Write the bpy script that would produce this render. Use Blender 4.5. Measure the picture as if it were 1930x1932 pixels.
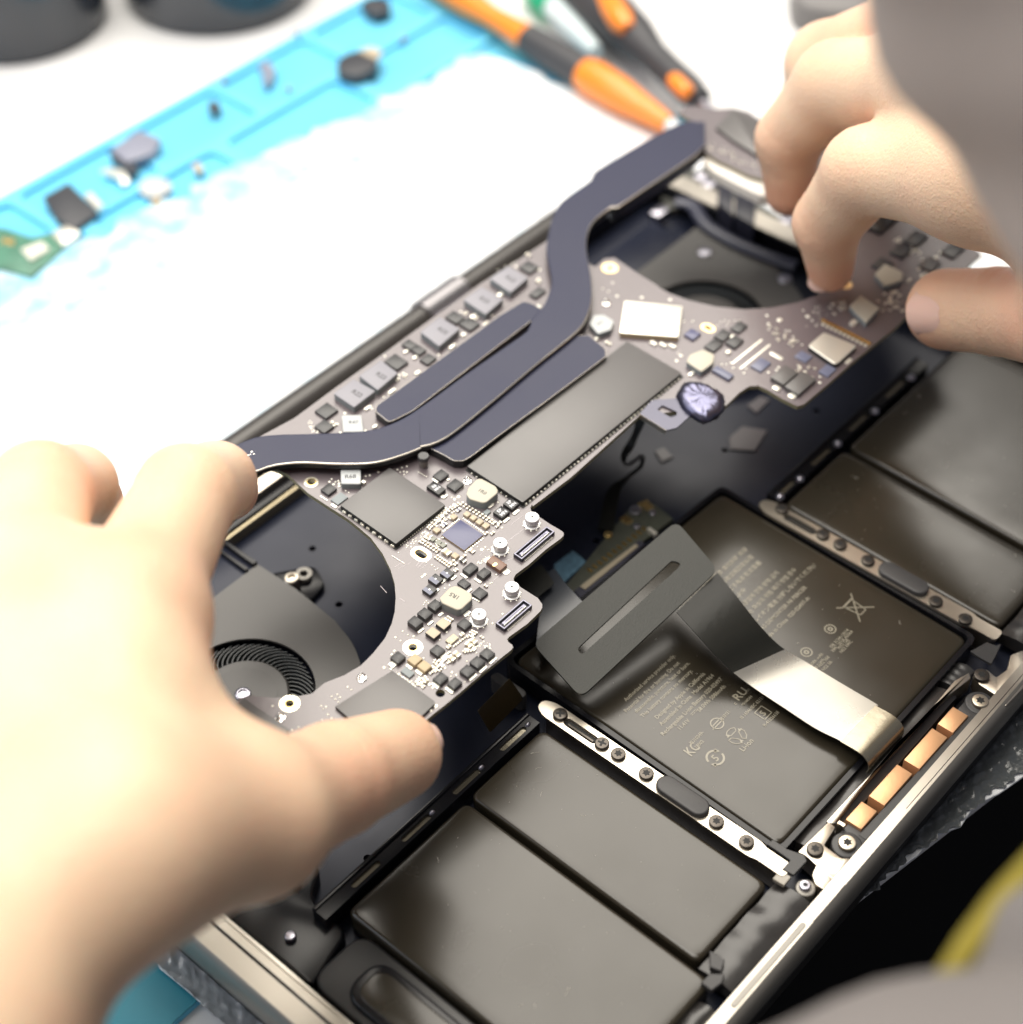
import bpy, math, random
import numpy as np
from mathutils import Vector, Matrix
from mathutils.geometry import tessellate_polygon
random.seed(7)
for o in list(bpy.data.objects): bpy.data.objects.remove(o)
SC = bpy.context.scene
COL = SC.collection
MM = 0.001
# ------------------------------------------------------------------ camera
# lens data measured from the photograph: laptop long axis u, depth axis v, downward normal n in camera space
F = 3291.196; CX, CY = 965.0, 966.0
U = np.array([0.66316676, -0.54149199, 0.51671683])
V = np.array([0.74823288, 0.46218637, -0.47595306])
N = np.cross(U, V); N /= np.linalg.norm(N)
if N[1] < 0: N = -N
CH = 327.0                                      # camera height over the laptop base, mm
R3 = np.array([U, -V, -N])                      # camera space -> world axes
cam = bpy.data.cameras.new('camera'); co = bpy.data.objects.new('camera', cam); COL.objects.link(co)
r, u_, b_ = R3 @ np.array([1, 0, 0]), R3 @ np.array([0, -1, 0]), R3 @ np.array([0, 0, -1])
co.matrix_world = Matrix(((r[0], u_[0], b_[0], 0), (r[1], u_[1], b_[1], 0), (r[2], u_[2], b_[2], CH*MM), (0, 0, 0, 1)))
cam.sensor_width = 36; cam.lens = 36*F/1930; cam.clip_start = 0.01; cam.clip_end = 60
cam.dof.use_dof = True; cam.dof.focus_distance = 0.403; cam.dof.aperture_fstop = 8.0; cam.dof.aperture_blades = 0
SC.camera = co
# ------------------------------------------------------------------ world, lamps, exposure
w = bpy.data.worlds.new('World'); SC.world = w; w.use_nodes = True
bgn = w.node_tree.nodes['Background']; bgn.inputs[0].default_value = (0.80, 0.80, 0.90, 1); bgn.inputs[1].default_value = 0.20
def area(name, loc, target, sx, sy, radiance, col):
    l = bpy.data.lights.new(name, 'AREA'); l.shape = 'RECTANGLE'; l.size = sx; l.size_y = sy
    l.energy = radiance*math.pi*sx*sy; l.color = col
    o = bpy.data.objects.new(name, l); COL.objects.link(o); o.location = loc
    d = Vector(target)-Vector(loc); o.rotation_euler = d.to_track_quat('-Z', 'Y').to_euler()
    return o
area('ceiling_light', (0.751, 0.680, 1.115), (0.091, 0.080, 0.135), 1.0, 0.82, 7.2, (1.0, 0.94, 0.84))
area('cool_fill', (-0.75, 0.95, 0.85), (0.22, 0.20, 0), 0.7, 0.9, 2.5, (0.86, 0.90, 1.0))  # added cool fill from the left rear, no window known there
area('sheet_fill', (0.05, 0.75, 0.60), (0.30, 0.42, 0), 0.22, 0.22, 6.0, (1.0, 0.98, 0.95))  # added fill that brightens the white sheet, no such lamp stands here
area('hand_fill', (-0.10, 0.38, 2.1), (0.15, 0.2, 0), 1.35, 1.35, 8.0, (1.0, 0.95, 0.86))  # added overhead fill, brightens the backs of the hands
SC.view_settings.view_transform = 'Standard'; SC.view_settings.look = 'None'
SC.view_settings.exposure = 0; SC.view_settings.gamma = 1; SC.view_settings.use_curve_mapping = False
SC.render.engine = 'CYCLES'
SC.cycles.max_bounces = 8
# ------------------------------------------------------------------ helpers
K = {'1': (0, 0, 3645/1930), 'a': (1150, 1600, 1/3.2167), 'b': (1450, 1700, 1/3.2167), 'c': (1350, 2050, 1/3.2167),
     'd': (1050, 850, 1/2.1444), 'e': (2100, 900, 1/1.93), 'f': (2350, 300, 1/2.1444), 'g': (1100, 1500, 1/1.93),
     'h': (2000, 2448, 1/1.6083), 'i': (2645, 2648, 1/1.93), 'j': (2545, 1900, 1/1.7545), 'k': (1000, 2448, 1/1.6083),
     'l': (700, 1500, 1/2.4125), 'm': (1800, 1700, 1/1.4846), 'n': (2645, 1100, 1/1.93), 'o': (1900, 1000, 1/1.4846),
     'p': (1400, 2200, 1/3.2167), 'q': (1100, 300, 1/1.4846), 'r': (1500, 0, 1/1.6083), 's': (2345, 0, 1/1.4846),
     't': (0, 1400, 1/1.4846), 'v': (0, 2448, 1/1.6083)}
def ray(k, x, y):
    ox, oy, s = K[k]; q = 1930/3645
    return np.array([((ox+x*s)*q-CX)/F, ((oy+y*s)*q-CY)/F, 1.0])
def W(x, y, d, k='1'):                       # world point (mm) seen at x,y at camera depth d
    p = R3 @ (ray(k, x, y)*d); p[2] += CH; return p
def G(k, x, y, z=0.0):                       # world xy (mm) on the level plane z
    rr = R3 @ ray(k, x, y); t = (z-CH)/rr[2]; return (rr[0]*t, rr[1]*t)
def GL(k, pts, z=0.0): return [G(k, x, y, z) for x, y in pts]
def lin(r, g, b): return tuple((c/255/12.92 if c/255 <= .04045 else ((c/255+.055)/1.055)**2.4) for c in (r, g, b))
def mat(name, col, rough=.5, metal=0., spec=.5, bump=0., bscale=400., var=0., vscale=60., coat=0., sss=0., trans=0., alpha=1., rvar=0., aniso=0.):
    m = bpy.data.materials.new(name); m.use_nodes = True; nt = m.node_tree; b = nt.nodes['Principled BSDF']
    b.inputs['Base Color'].default_value = (*col, 1); b.inputs['Roughness'].default_value = rough
    b.inputs['Metallic'].default_value = metal; b.inputs['Specular IOR Level'].default_value = spec
    if coat: b.inputs['Coat Weight'].default_value = coat; b.inputs['Coat Roughness'].default_value = .12
    if sss:
        b.inputs['Subsurface Weight'].default_value = sss; b.inputs['Subsurface Radius'].default_value = (1, .35, .18); b.inputs['Subsurface Scale'].default_value = .004
    if trans: b.inputs['Transmission Weight'].default_value = trans
    if alpha < 1: b.inputs['Alpha'].default_value = alpha
    if aniso: b.inputs['Anisotropic'].default_value = aniso
    tc = nt.nodes.new('ShaderNodeTexCoord')
    if var or rvar:
        n = nt.nodes.new('ShaderNodeTexNoise'); n.inputs['Scale'].default_value = vscale; n.inputs['Detail'].default_value = 6
        nt.links.new(tc.outputs['Object'], n.inputs['Vector'])
        if var:
            mx = nt.nodes.new('ShaderNodeMix'); mx.data_type = 'RGBA'
            mx.inputs[6].default_value = (*[c*(1-var) for c in col], 1); mx.inputs[7].default_value = (*[min(1, c*(1+var)) for c in col], 1)
            nt.links.new(n.outputs[0], mx.inputs[0]); nt.links.new(mx.outputs[2], b.inputs['Base Color'])
        if rvar:
            mr = nt.nodes.new('ShaderNodeMapRange'); mr.inputs[1].default_value = .3; mr.inputs[2].default_value = .7
            mr.inputs[3].default_value = max(.02, rough-rvar); mr.inputs[4].default_value = min(1, rough+rvar)
            nt.links.new(n.outputs[0], mr.inputs[0]); nt.links.new(mr.outputs[0], b.inputs['Roughness'])
    if bump:
        n2 = nt.nodes.new('ShaderNodeTexNoise'); n2.inputs['Scale'].default_value = bscale; n2.inputs['Detail'].default_value = 4
        nt.links.new(tc.outputs['Object'], n2.inputs['Vector'])
        bp_ = nt.nodes.new('ShaderNodeBump'); bp_.inputs['Strength'].default_value = bump; bp_.inputs['Distance'].default_value = .0003
        nt.links.new(n2.outputs[0], bp_.inputs['Height']); nt.links.new(bp_.outputs[0], b.inputs['Normal'])
    return m
def setp(o, **kw):
    for a, v in kw.items(): o[a] = v
def empty(name, label, cat, loc=(0, 0, 0), rot=None, group=None):
    o = bpy.data.objects.new(name, None); COL.objects.link(o); o.empty_display_size = .01
    o.location = [c*MM for c in loc]
    if rot: o.rotation_euler = rot
    o['label'] = label; o['category'] = cat
    if group: o['group'] = group
    return o
class MB:
    def __init__(s): s.v = []; s.f = []; s.mi = []; s.m = 0
    def face(s, idx): s.f.append(tuple(idx)); s.mi.append(s.m)
    def ring_prism(s, rings, cap0=True, cap1=True):       # rings: list of lists of 3D points, same count
        n = len(rings[0]); base = len(s.v)
        for rg in rings: s.v += [tuple(p) for p in rg]
        for i in range(len(rings)-1):
            a = base+i*n; b = a+n
            for j in range(n): k = (j+1) % n; s.face((a+j, a+k, b+k, b+j))
        if cap0: s.face([base+j for j in range(n)][::-1])
        if cap1: s.face([base+(len(rings)-1)*n+j for j in range(n)])
        return s
    def prism(s, poly, z0, z1, bev=0., seg=3, tilt=None):
        poly = ccw(poly); rings = [[(x, y, z0) for x, y in poly]]
        if bev <= 0: rings.append([(x, y, z1) for x, y in poly])
        else:
            for i in range(seg+1):
                a = i/seg*math.pi/2; off = bev*(1-math.cos(a)); z = z1-bev+bev*math.sin(a)
                rings.append([(x, y, z) for x, y in inset(poly, off)])
        return s.ring_prism(rings)
    def plate(s, outer, holes, z0, z1):                   # flat plate with through holes
        outer = ccw(outer); holes = [ccw(h)[::-1] for h in holes]
        loops = [outer]+holes; flat = [p for l in loops for p in l]
        tris = tessellate_polygon([[Vector((x, y, 0)) for x, y in l] for l in loops])
        b = len(s.v); n = len(flat)
        s.v += [(x, y, z1) for x, y in flat]+[(x, y, z0) for x, y in flat]
        for t in tris:
            (x0, y0), (x1, y1), (x2, y2) = [flat[i] for i in t]
            if (x1-x0)*(y2-y0)-(x2-x0)*(y1-y0) < 0: t = t[::-1]
            s.face([b+i for i in t]); s.face([b+n+i for i in t][::-1])
        o = 0
        for l in loops:
            m = len(l)
            for j in range(m): k = (j+1) % m; s.face((b+n+o+j, b+n+o+k, b+o+k, b+o+j))
            o += m
        return s
    def box(s, x0, x1, y0, y1, z0, z1, bev=0.): return s.prism([(x0, y0), (x1, y0), (x1, y1), (x0, y1)], z0, z1, bev, 2)
    def cyl(s, x, y, r, z0, z1, n=24, bev=0., r1=None):
        if r1 is not None: return s.ring_prism([circ(x, y, r, n, z0), circ(x, y, r1, n, z1)])
        return s.prism([(x+r*math.cos(2*math.pi*i/n), y+r*math.sin(2*math.pi*i/n)) for i in range(n)], z0, z1, bev, 3)
    def dome(s, x, y, rx, ry, z0, h, n=10):
        rg = [[(x+rx*math.cos(2*math.pi*i/n)*math.cos(a), y+ry*math.sin(2*math.pi*i/n)*math.cos(a), z0+h*math.sin(a)) for i in range(n)] for a in (0, .5, 1., 1.4)]
        return s.ring_prism(rg)
    def tube(s, pts, rad, n=12, flat=1.):
        pts = [np.array(p, float) for p in pts]
        if not hasattr(rad, '__len__'): rad = [rad]*len(pts)
        rings = []; up = np.array([0, 0, 1.])
        for i, p in enumerate(pts):
            t = pts[min(i+1, len(pts)-1)]-pts[max(i-1, 0)]; t /= np.linalg.norm(t)
            a = np.cross(up, t)
            if np.linalg.norm(a) < 1e-3: a = np.array([1., 0, 0])
            a /= np.linalg.norm(a); b = np.cross(t, a)
            rings.append([tuple(p+rad[i]*(a*math.cos(2*math.pi*j/n)+b*flat*math.sin(2*math.pi*j/n))) for j in range(n)])
        return s.ring_prism(rings)
    def ribbon(s, L, R, th):                               # strip between two 3D polylines with a thickness
        L = [np.array(p, float) for p in L]; R = [np.array(p, float) for p in R]; rings = []
        for i in range(len(L)):
            a = R[i]-L[i]; t = (L[min(i+1, len(L)-1)]-L[max(i-1, 0)])+(R[min(i+1, len(L)-1)]-R[max(i-1, 0)])
            nn = np.cross(a, t); nn /= (np.linalg.norm(nn)+1e-9); nn *= th/2
            rings.append([tuple(L[i]-nn), tuple(R[i]-nn), tuple(R[i]+nn), tuple(L[i]+nn)])
        return s.ring_prism(rings)
    def build(s, name, m, parent=None, smooth=True, label=None, kind=None, cat=None, group=None, loc=None, ang=35):
        me = bpy.data.meshes.new(name); me.from_pydata([(x*MM, y*MM, z*MM) for x, y, z in s.v], [], s.f)
        ms = m if isinstance(m, (list, tuple)) else [m]
        for q in ms: me.materials.append(q)
        me.polygons.foreach_set('material_index', s.mi)
        me.validate()
        if smooth: me.shade_smooth(); me.set_sharp_from_angle(angle=math.radians(ang))
        o = bpy.data.objects.new(name, me); COL.objects.link(o)
        if parent: o.parent = parent
        if loc: o.location = [c*MM for c in loc]
        if label: o['label'] = label
        if kind: o['kind'] = kind
        if cat: o['category'] = cat
        if group: o['group'] = group
        return o
def circ(x, y, r, n, z): return [(x+r*math.cos(2*math.pi*i/n), y+r*math.sin(2*math.pi*i/n), z) for i in range(n)]
def circ2(x, y, r, n=28, ry=None): return [(x+r*math.cos(2*math.pi*i/n), y+(ry or r)*math.sin(2*math.pi*i/n)) for i in range(n)]
def ccw(p):
    p = [(float(x), float(y)) for x, y in p]
    a = sum(p[i][0]*p[(i+1) % len(p)][1]-p[(i+1) % len(p)][0]*p[i][1] for i in range(len(p)))
    return p if a > 0 else p[::-1]
def inset(p, d):
    if d == 0: return p
    n = len(p); out = []
    for i in range(n):
        a, b, c = np.array(p[i-1]), np.array(p[i]), np.array(p[(i+1) % n])
        e1 = b-a; e2 = c-b; e1 = e1/(np.linalg.norm(e1)+1e-9); e2 = e2/(np.linalg.norm(e2)+1e-9)
        n1 = np.array([-e1[1], e1[0]]); n2 = np.array([-e2[1], e2[0]]); m = n1+n2; q = max(.35, 1+n1@n2)
        out.append(tuple(b+m*d/q))
    return out
def rpoly(p, r, seg=4):                                    # round the corners of a polygon
    p = ccw(p); n = len(p); out = []
    for i in range(n):
        a, b, c = np.array(p[i-1]), np.array(p[i]), np.array(p[(i+1) % n])
        rr = r[i % len(r)] if isinstance(r, (list, tuple)) else r
        d1 = min(rr, np.linalg.norm(a-b)*.45); d2 = min(rr, np.linalg.norm(c-b)*.45)
        s_ = b+(a-b)/(np.linalg.norm(a-b)+1e-9)*d1; e_ = b+(c-b)/(np.linalg.norm(c-b)+1e-9)*d2
        for k in range(seg+1):
            t = k/seg; out.append(tuple((1-t)**2*s_+2*t*(1-t)*b+t*t*e_))
    return out
def rect(x0, x1, y0, y1): return [(x0, y0), (x1, y0), (x1, y1), (x0, y1)]
def slot(x0, x1, y, r, n=8):                              # stadium along x
    return [(x1-r+r*math.cos(a), y+r*math.sin(a)) for a in np.linspace(-math.pi/2, math.pi/2, n)]+[(x0+r+r*math.cos(a), y+r*math.sin(a)) for a in np.linspace(math.pi/2, 3*math.pi/2, n)]
def slotv(x, y0, y1, r, n=8): return [(b, a) for a, b in slot(y0, y1, x, r, n)]
def smooth_curve(pts, k=4):                                # Catmull-Rom
    P = [np.array(p, float) for p in pts]; P = [2*P[0]-P[1]]+P+[2*P[-1]-P[-2]]; out = []
    for i in range(1, len(P)-2):
        for j in range(k):
            t = j/k; out.append(.5*((2*P[i])+(-P[i-1]+P[i+1])*t+(2*P[i-1]-5*P[i]+4*P[i+1]-P[i+2])*t*t+(-P[i-1]+3*P[i]-3*P[i+1]+P[i+2])*t**3))
    out.append(P[-2]); return out
def text_mb(mb, s, x, y, z, size, ang=0., ex=.0, align='LEFT', sx=1.):
    cu = bpy.data.curves.new('t', 'FONT'); cu.body = s; cu.size = size; cu.align_x = align; cu.resolution_u = 2; cu.offset = .014*size
    o = bpy.data.objects.new('t', cu); COL.objects.link(o)
    me = bpy.data.meshes.new_from_object(o.evaluated_get(bpy.context.evaluated_depsgraph_get()))
    b = len(mb.v); ca, sa = math.cos(ang), math.sin(ang)
    for q in me.vertices: X, Y = q.co[0]*sx, q.co[1]; mb.v.append((x+X*ca-Y*sa, y+X*sa+Y*ca, z))
    for p in me.polygons: mb.face([b+i for i in p.vertices])
    bpy.data.objects.remove(o); bpy.data.curves.remove(cu); bpy.data.meshes.remove(me)
# ------------------------------------------------------------------ materials
M = {}
M['white_table'] = mat('white_table', (.80, .80, .80), .35, var=.03, vscale=8)
M['mat_blue'] = mat('mat_blue', (.15, .58, .84), .55, var=.16, vscale=30, bump=.3, bscale=300)
M['mat_shaded'] = mat('mat_shaded', (.03, .27, .36), .45, var=.1, bump=.2)
M['void'] = mat('void', (.004, .004, .004), .9)
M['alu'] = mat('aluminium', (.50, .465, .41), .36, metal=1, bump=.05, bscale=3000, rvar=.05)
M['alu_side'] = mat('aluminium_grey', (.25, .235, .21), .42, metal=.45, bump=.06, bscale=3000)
M['lid'] = mat('lid_dark', (.02, .02, .022), .35, metal=.3)
M['floor_dark'] = mat('inner_case', (.013, .016, .030), .34, metal=.15, spec=.3, rvar=.06, vscale=40, bump=.04, bscale=200)
M['frame_black'] = mat('frame_black', (.008, .008, .010), .24, bump=.03, bscale=150, spec=.32)
M['battery'] = mat('battery_film', (.029, .024, .016), .24, rvar=.05, vscale=40, bump=.10, bscale=60, spec=.52)
M['ink'] = mat('battery_ink', (.27, .245, .185), .28)
M['tape'] = mat('black_tape', (.022, .020, .019), .28, bump=.5, bscale=120, spec=.55)
M['rail'] = mat('rail_metal', (.62, .56, .47), .33, metal=1, bump=.04, bscale=2500)
M['screw'] = mat('screw_black', (.085, .075, .065), .34, metal=.8)
M['screwl'] = mat('screw_brass', (.62, .55, .44), .34, metal=1)
M['recess'] = mat('recess', (.004, .004, .004), .6)
M['copper'] = mat('copper', (.74, .42, .22), .42, metal=.6, bump=.12, bscale=900, rvar=.08)
M['plastic'] = mat('grey_plastic', (.035, .034, .034), .42, bump=.1, bscale=2500)
M['rubber'] = mat('rubber_pad', (.045, .043, .043), .5, bump=.1, bscale=3000)
M['pcb'] = mat('pcb', (.125, .102, .110), .33, var=.10, vscale=90, bump=.10, bscale=500, spec=1.0)
M['pcb_edge'] = mat('pcb_edge', (.22, .20, .12), .5)
M['chip'] = mat('chip_lid', (.095, .090, .088), .40, bump=.06, bscale=3500, spec=.8, rvar=.025, vscale=60)
M['chipside'] = mat('chip_side', (.02, .02, .02), .5)
M['black_ic'] = mat('black_ic', (.058, .058, .060), .36, bump=.12, bscale=2500, var=.12, vscale=300)
M['black_gl'] = mat('black_marked', (.012, .012, .014), .3)
M['blue_ic'] = mat('blue_die', (.10, .105, .19), .28, bump=.1, bscale=700)
M['blue_sq'] = mat('blue_square', (.14, .15, .22), .3)
M['tan'] = mat('tan_ceramic', (.52, .44, .32), .42, var=.08, vscale=300)
M['tan2'] = mat('tan_dark_ceramic', (.47, .37, .22), .42)
M['cap'] = mat('cap_body', (.42, .37, .30), .45)
M['capd'] = mat('cap_dark', (.05, .05, .05), .4)
M['solder'] = mat('solder', (.92, .90, .86), .16, metal=1, bump=.25, bscale=900)
M['solder_w'] = mat('solder_pads', (.90, .88, .78), .3, metal=.5)
M['gold'] = mat('gold', (.95, .68, .28), .26, metal=1)
M['ring'] = mat('ring_tin', (.96, .90, .70), .25, metal=.6)
M['ind_w'] = mat('inductor_white', (.50, .52, .52), .5, bump=.08, bscale=2000)
M['ind_c'] = mat('inductor_cream', (.52, .49, .40), .5, bump=.12, bscale=1500)
M['ind_v'] = mat('inductor_violet', (.27, .265, .295), .45, bump=.1, bscale=1500)
M['ind_side'] = mat('inductor_side', (.24, .27, .28), .5)
M['mark'] = mat('marking_grey', (.045, .045, .05), .6)
M['markw'] = mat('marking_white', (.85, .86, .90), .6)
M['pipe'] = mat('heat_pipe', (.026, .029, .062), .40, bump=.10, bscale=900, var=.12, vscale=30, spec=.30, rvar=.04)
M['pipe_edge'] = mat('pipe_edge', (.50, .46, .40), .3, metal=.8)
M['silver_part'] = mat('silver_shield', (.80, .77, .68), .35, metal=.6)
M['steel'] = mat('steel', (.40, .39, .44), .3, metal=1)
M['brown'] = mat('tantalum', (.20, .11, .075), .35)
M['conn'] = mat('connector_dark', (.03, .03, .045), .35)
M['conn_l'] = mat('connector_lilac', (.45, .44, .58), .4)
M['foil'] = mat('foil', (.15, .15, .22), .32, metal=1, bump=.6, bscale=160)
M['flex'] = mat('flex_cable', (.014, .014, .012), .34, bump=.15, bscale=600, spec=.22)
M['flex_metal'] = mat('flex_cable_shield', (.30, .27, .205), .24, metal=.8, bump=.15, bscale=300, rvar=.04)
M['ribbon_shine'] = mat('ribbon_lit_end', (.36, .345, .31), .30, metal=.7, bump=.1, bscale=60, rvar=.05)
M['plate'] = mat('stiffener_plate', (.030, .031, .027), .46, spec=.3, bump=.25, bscale=2500)
M['flexbrown'] = mat('flex_brown', (.05, .035, .015), .3)
# ================================================================== THE SETTING
ZT = -21.0
def edge_y(x): return 125.2-.18*x
mb = MB(); mb.prism([(-1500, edge_y(-1500)+3), (1600, edge_y(1600)+3), (2400, 3000), (-1500, 3000)], ZT-3, ZT, 1, 3)
tb = mb.build('worktable', M['white_table'], label='white worktable top under the blue mat', kind='structure')
mb = MB(); mb.box(-3000, 4000, -2500, 4000, -740, -730); mb.build('floor', M['void'], kind='structure')
# silicone repair mat with raised tray ridges along its far side
mb = MB()
mo = rpoly([(-170, 184), (431, 184), (449, 466), (-170, 466)], 6)
mb.prism(mo, ZT, ZT+1.5, .6, 2)
mb.plate(rect(-166, 444, 403, 462), [rpoly(rect(-160+i*46, -118+i*46, 433, 459), 4) for i in range(13)]+[rpoly(rect(-160+i*60.2, -106+i*60.2, 407, 429), 4) for i in range(10)], ZT+1.45, ZT+3.3)
md = MB()
matob = mb.build('repair_mat', M['mat_blue'], label='bright blue silicone repair mat with raised parts trays along its far edge', cat='mat')
mb = MB(); mb.prism(rpoly([(40, 184.2), (99, 184.2), (99, 260), (40, 260)], 4), ZT+1.5, ZT+1.8)  # shade on the blue mat beside the hand, painted as a darker patch
mb.build('mat_shade_patch', M['mat_shaded'], matob)
# bubble wrap sheet under the laptop, ragged edges, small bubbles
def rag(p0, p1, n, amp):
    out = []
    for i in range(n):
        t = i/n; dx, dy = p1[0]-p0[0], p1[1]-p0[1]; L = math.hypot(dx, dy); q = random.uniform(-amp, amp)
        out.append((p0[0]+dx*t-dy/L*q, p0[1]+dy*t+dx/L*q))
    return out
out = rag((97, edge_y(97)+1), (440, edge_y(440)+1), 50, 1.2)+rag((432, 60), (430, 325), 40, 1.2)+rag((430, 325), (423, 399), 14, 2)+rag((423, 399), (313, 412), 26, 3)+rag((313, 412), (221, 426), 22, 4)+rag((221, 426), (84, 436), 26, 4)+rag((84, 436), (88, 300), 30, 2)+rag((88, 300), (94, 200), 26, 1)+rag((94, 200), (96, edge_y(97)+1), 20, 1.4)
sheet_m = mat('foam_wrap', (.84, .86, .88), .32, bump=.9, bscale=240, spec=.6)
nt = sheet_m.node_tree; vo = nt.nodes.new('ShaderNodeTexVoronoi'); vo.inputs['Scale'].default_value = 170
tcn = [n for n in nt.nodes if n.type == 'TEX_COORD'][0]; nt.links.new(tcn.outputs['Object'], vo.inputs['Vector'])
nz = nt.nodes.new('ShaderNodeTexNoise'); nz.inputs['Scale'].default_value = 105; nz.inputs['Detail'].default_value = 8   # mat blue showing through, painted into the foam colour, stronger towards far edge
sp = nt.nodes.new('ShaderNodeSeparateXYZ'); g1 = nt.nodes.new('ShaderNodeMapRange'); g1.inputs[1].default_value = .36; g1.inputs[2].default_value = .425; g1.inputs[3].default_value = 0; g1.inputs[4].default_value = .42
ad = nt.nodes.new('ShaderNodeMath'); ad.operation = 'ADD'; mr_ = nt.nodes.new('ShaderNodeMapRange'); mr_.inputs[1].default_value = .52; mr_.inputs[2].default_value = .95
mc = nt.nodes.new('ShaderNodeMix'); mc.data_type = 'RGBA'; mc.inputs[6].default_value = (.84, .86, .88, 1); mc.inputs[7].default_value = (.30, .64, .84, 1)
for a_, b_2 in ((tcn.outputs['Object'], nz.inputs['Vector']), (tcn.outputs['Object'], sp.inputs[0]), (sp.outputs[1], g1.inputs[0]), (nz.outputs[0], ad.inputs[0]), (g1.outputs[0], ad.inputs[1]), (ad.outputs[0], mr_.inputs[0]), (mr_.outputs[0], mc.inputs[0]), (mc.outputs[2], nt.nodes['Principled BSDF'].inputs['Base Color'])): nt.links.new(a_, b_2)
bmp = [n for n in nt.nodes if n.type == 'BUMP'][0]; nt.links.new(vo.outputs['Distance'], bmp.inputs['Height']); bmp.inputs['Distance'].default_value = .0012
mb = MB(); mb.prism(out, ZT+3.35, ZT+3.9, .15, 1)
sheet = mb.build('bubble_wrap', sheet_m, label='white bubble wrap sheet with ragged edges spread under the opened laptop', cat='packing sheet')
ZS = ZT+3.9
def film(x0, x1, yf0, yf1, nx, ny, seed):                 # crumpled clear film patch
    rs = np.random.RandomState(seed); xs = np.linspace(x0, x1, nx); mb = MB(); ph = rs.uniform(0, 6.28, (12, 3)); di = rs.normal(size=(12, 2)); fr = 10**rs.uniform(-.55, .25, 12)
    for i in range(nx):
        for j in range(ny):
            y = yf0(xs[i])+(yf1(xs[i])-yf0(xs[i]))*j/(ny-1)+rs.uniform(-.15, .15); z = 0
            for q in range(12): d = di[q]/np.linalg.norm(di[q]); z += (1-abs(math.sin((xs[i]*d[0]+y*d[1])*fr[q]+ph[q, 0])))**2*.42/(fr[q]**.5+.3)
            mb.v.append((xs[i]+rs.uniform(-.15, .15), y, ZS+.1+z*.55))
    for i in range(nx-1):
        for j in range(ny-1): a_ = i*ny+j; mb.face((a_, a_+ny, a_+ny+1, a_+1))
    return mb
fm = mat('film_clear', (.33, .35, .37), .14, bump=.4, bscale=500)
film(205, 425, lambda x: edge_y(x)+1+.5*math.sin(x*.7)+.45*math.sin(x*1.9+1)+.5*math.sin(x*.23), lambda x: 90, 300, 26, 2).build('wrinkled_film', mat('film_shaded', (.10, .11, .115), .16, bump=.5, bscale=500), sheet, ang=80)  # person's shade over this stretch is put into a darker film colour
film(93.5, 112, lambda x: edge_y(x)+2, lambda x: 228+2*math.sin(x*1.1), 34, 170, 4).build('wrinkled_film', fm, sheet, ang=80)
# ------------------------------------------------------------------ two dark pots on the table
def pot(x, y, r, h, label, inner):
    e = empty('pot', label, 'pot', (x, y, ZT))
    prof = [(r-2, 0), (r, 1.5), (r, h*.9), (r-.6, h), (r-2, h), (r-2.4, h*.5), (r-3, 4)]
    MB().ring_prism([circ(0, 0, q, 56, z) for q, z in prof]).build('pot_wall', mat('pot_glass', (.035, .04, .05), .12, coat=.5), e)
    MB().cyl(0, 0, r-3.2, 4.2, h*.55, 48).build('pot_contents', inner, e)
    for i in range(1):
        MB().ring_prism([circ(0, 0, r-.1, 56, h*.86), circ(0, 0, r+.5, 56, h*.88), circ(0, 0, r-.1, 56, h*.9)]).build('rib', M['frame_black'], e)
    return e
def near_pot(px, py, r):
    gx, gy = G('1', px, py, ZT); n_ = math.hypot(gx, gy); d = np.array([gx, gy])/n_; return gx+d[0]*r, gy+d[1]*r
x, y = near_pot(58, 122, 35); pot(x, y, 35, 44, 'dark grey round pot at the far left corner beyond the blue mat', M['void'])
x, y = near_pot(430, 70, 38); pot(x, y, 38, 40, 'dark round pot with blue contents, nearer the screwdrivers', mat('pot_blue', (.01, .06, .13), .2))
# ------------------------------------------------------------------ loose parts on the mat
ZM = ZT+3.4
def loose(name, label, cat, k, pts, h, m, z=ZM, rnd=.4, group=None, parts=()):
    q = GL(k, pts, z+h); cx = sum(a for a, b in q)/len(q); cy = sum(b for a, b in q)/len(q)
    e = empty(name, label, cat, (cx, cy, z), group=group)
    MB().prism(rpoly([(a-cx, b-cy) for a, b in q], rnd, 2), 0, h, .2, 2).build('body', m, e)
    for nm, pp, h0, h1, mm in parts:
        qq = GL(k, pp, z+h1); MB().prism([(a-cx, b-cy) for a, b in qq], h0, h1, .1, 1).build(nm, mm, e)
    return e
MV = mat('part_violet', (.26, .27, .34), .4); MK = mat('part_black', (.045, .047, .055), .45); MG = mat('green_pcb', (.08, .22, .15), .45, var=.5, vscale=260)
loose('chip', 'square black chip beside the green board on the mat', 'chip', '1', [(82, 372), (130, 345), (186, 400), (140, 432), (108, 415)], 2.2, MK, parts=[('contact_strip', [(160, 368), (172, 362), (196, 388), (186, 396)], 0, 1.5, M['solder_w'])])
loose('shield_can', 'small silver shield can lying by the square black chip', 'metal can', '1', [(98, 440), (125, 425), (152, 438), (120, 462)], 3, M['silver_part'])
loose('circuit_scrap', 'green circuit board scrap at the left edge of the mat', 'circuit board', '1', [(-20, 430), (8, 430), (60, 448), (110, 436), (118, 470), (60, 522), (-20, 500)], 1.6, MG,
      parts=[('chip_row', [(40, 470), (80, 455), (95, 470), (58, 492)], 1.6, 2.6, M['solder_w']), ('gold_pads', [(5, 448), (30, 452), (28, 462), (4, 458)], 1.6, 2.0, M['gold'])])
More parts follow.
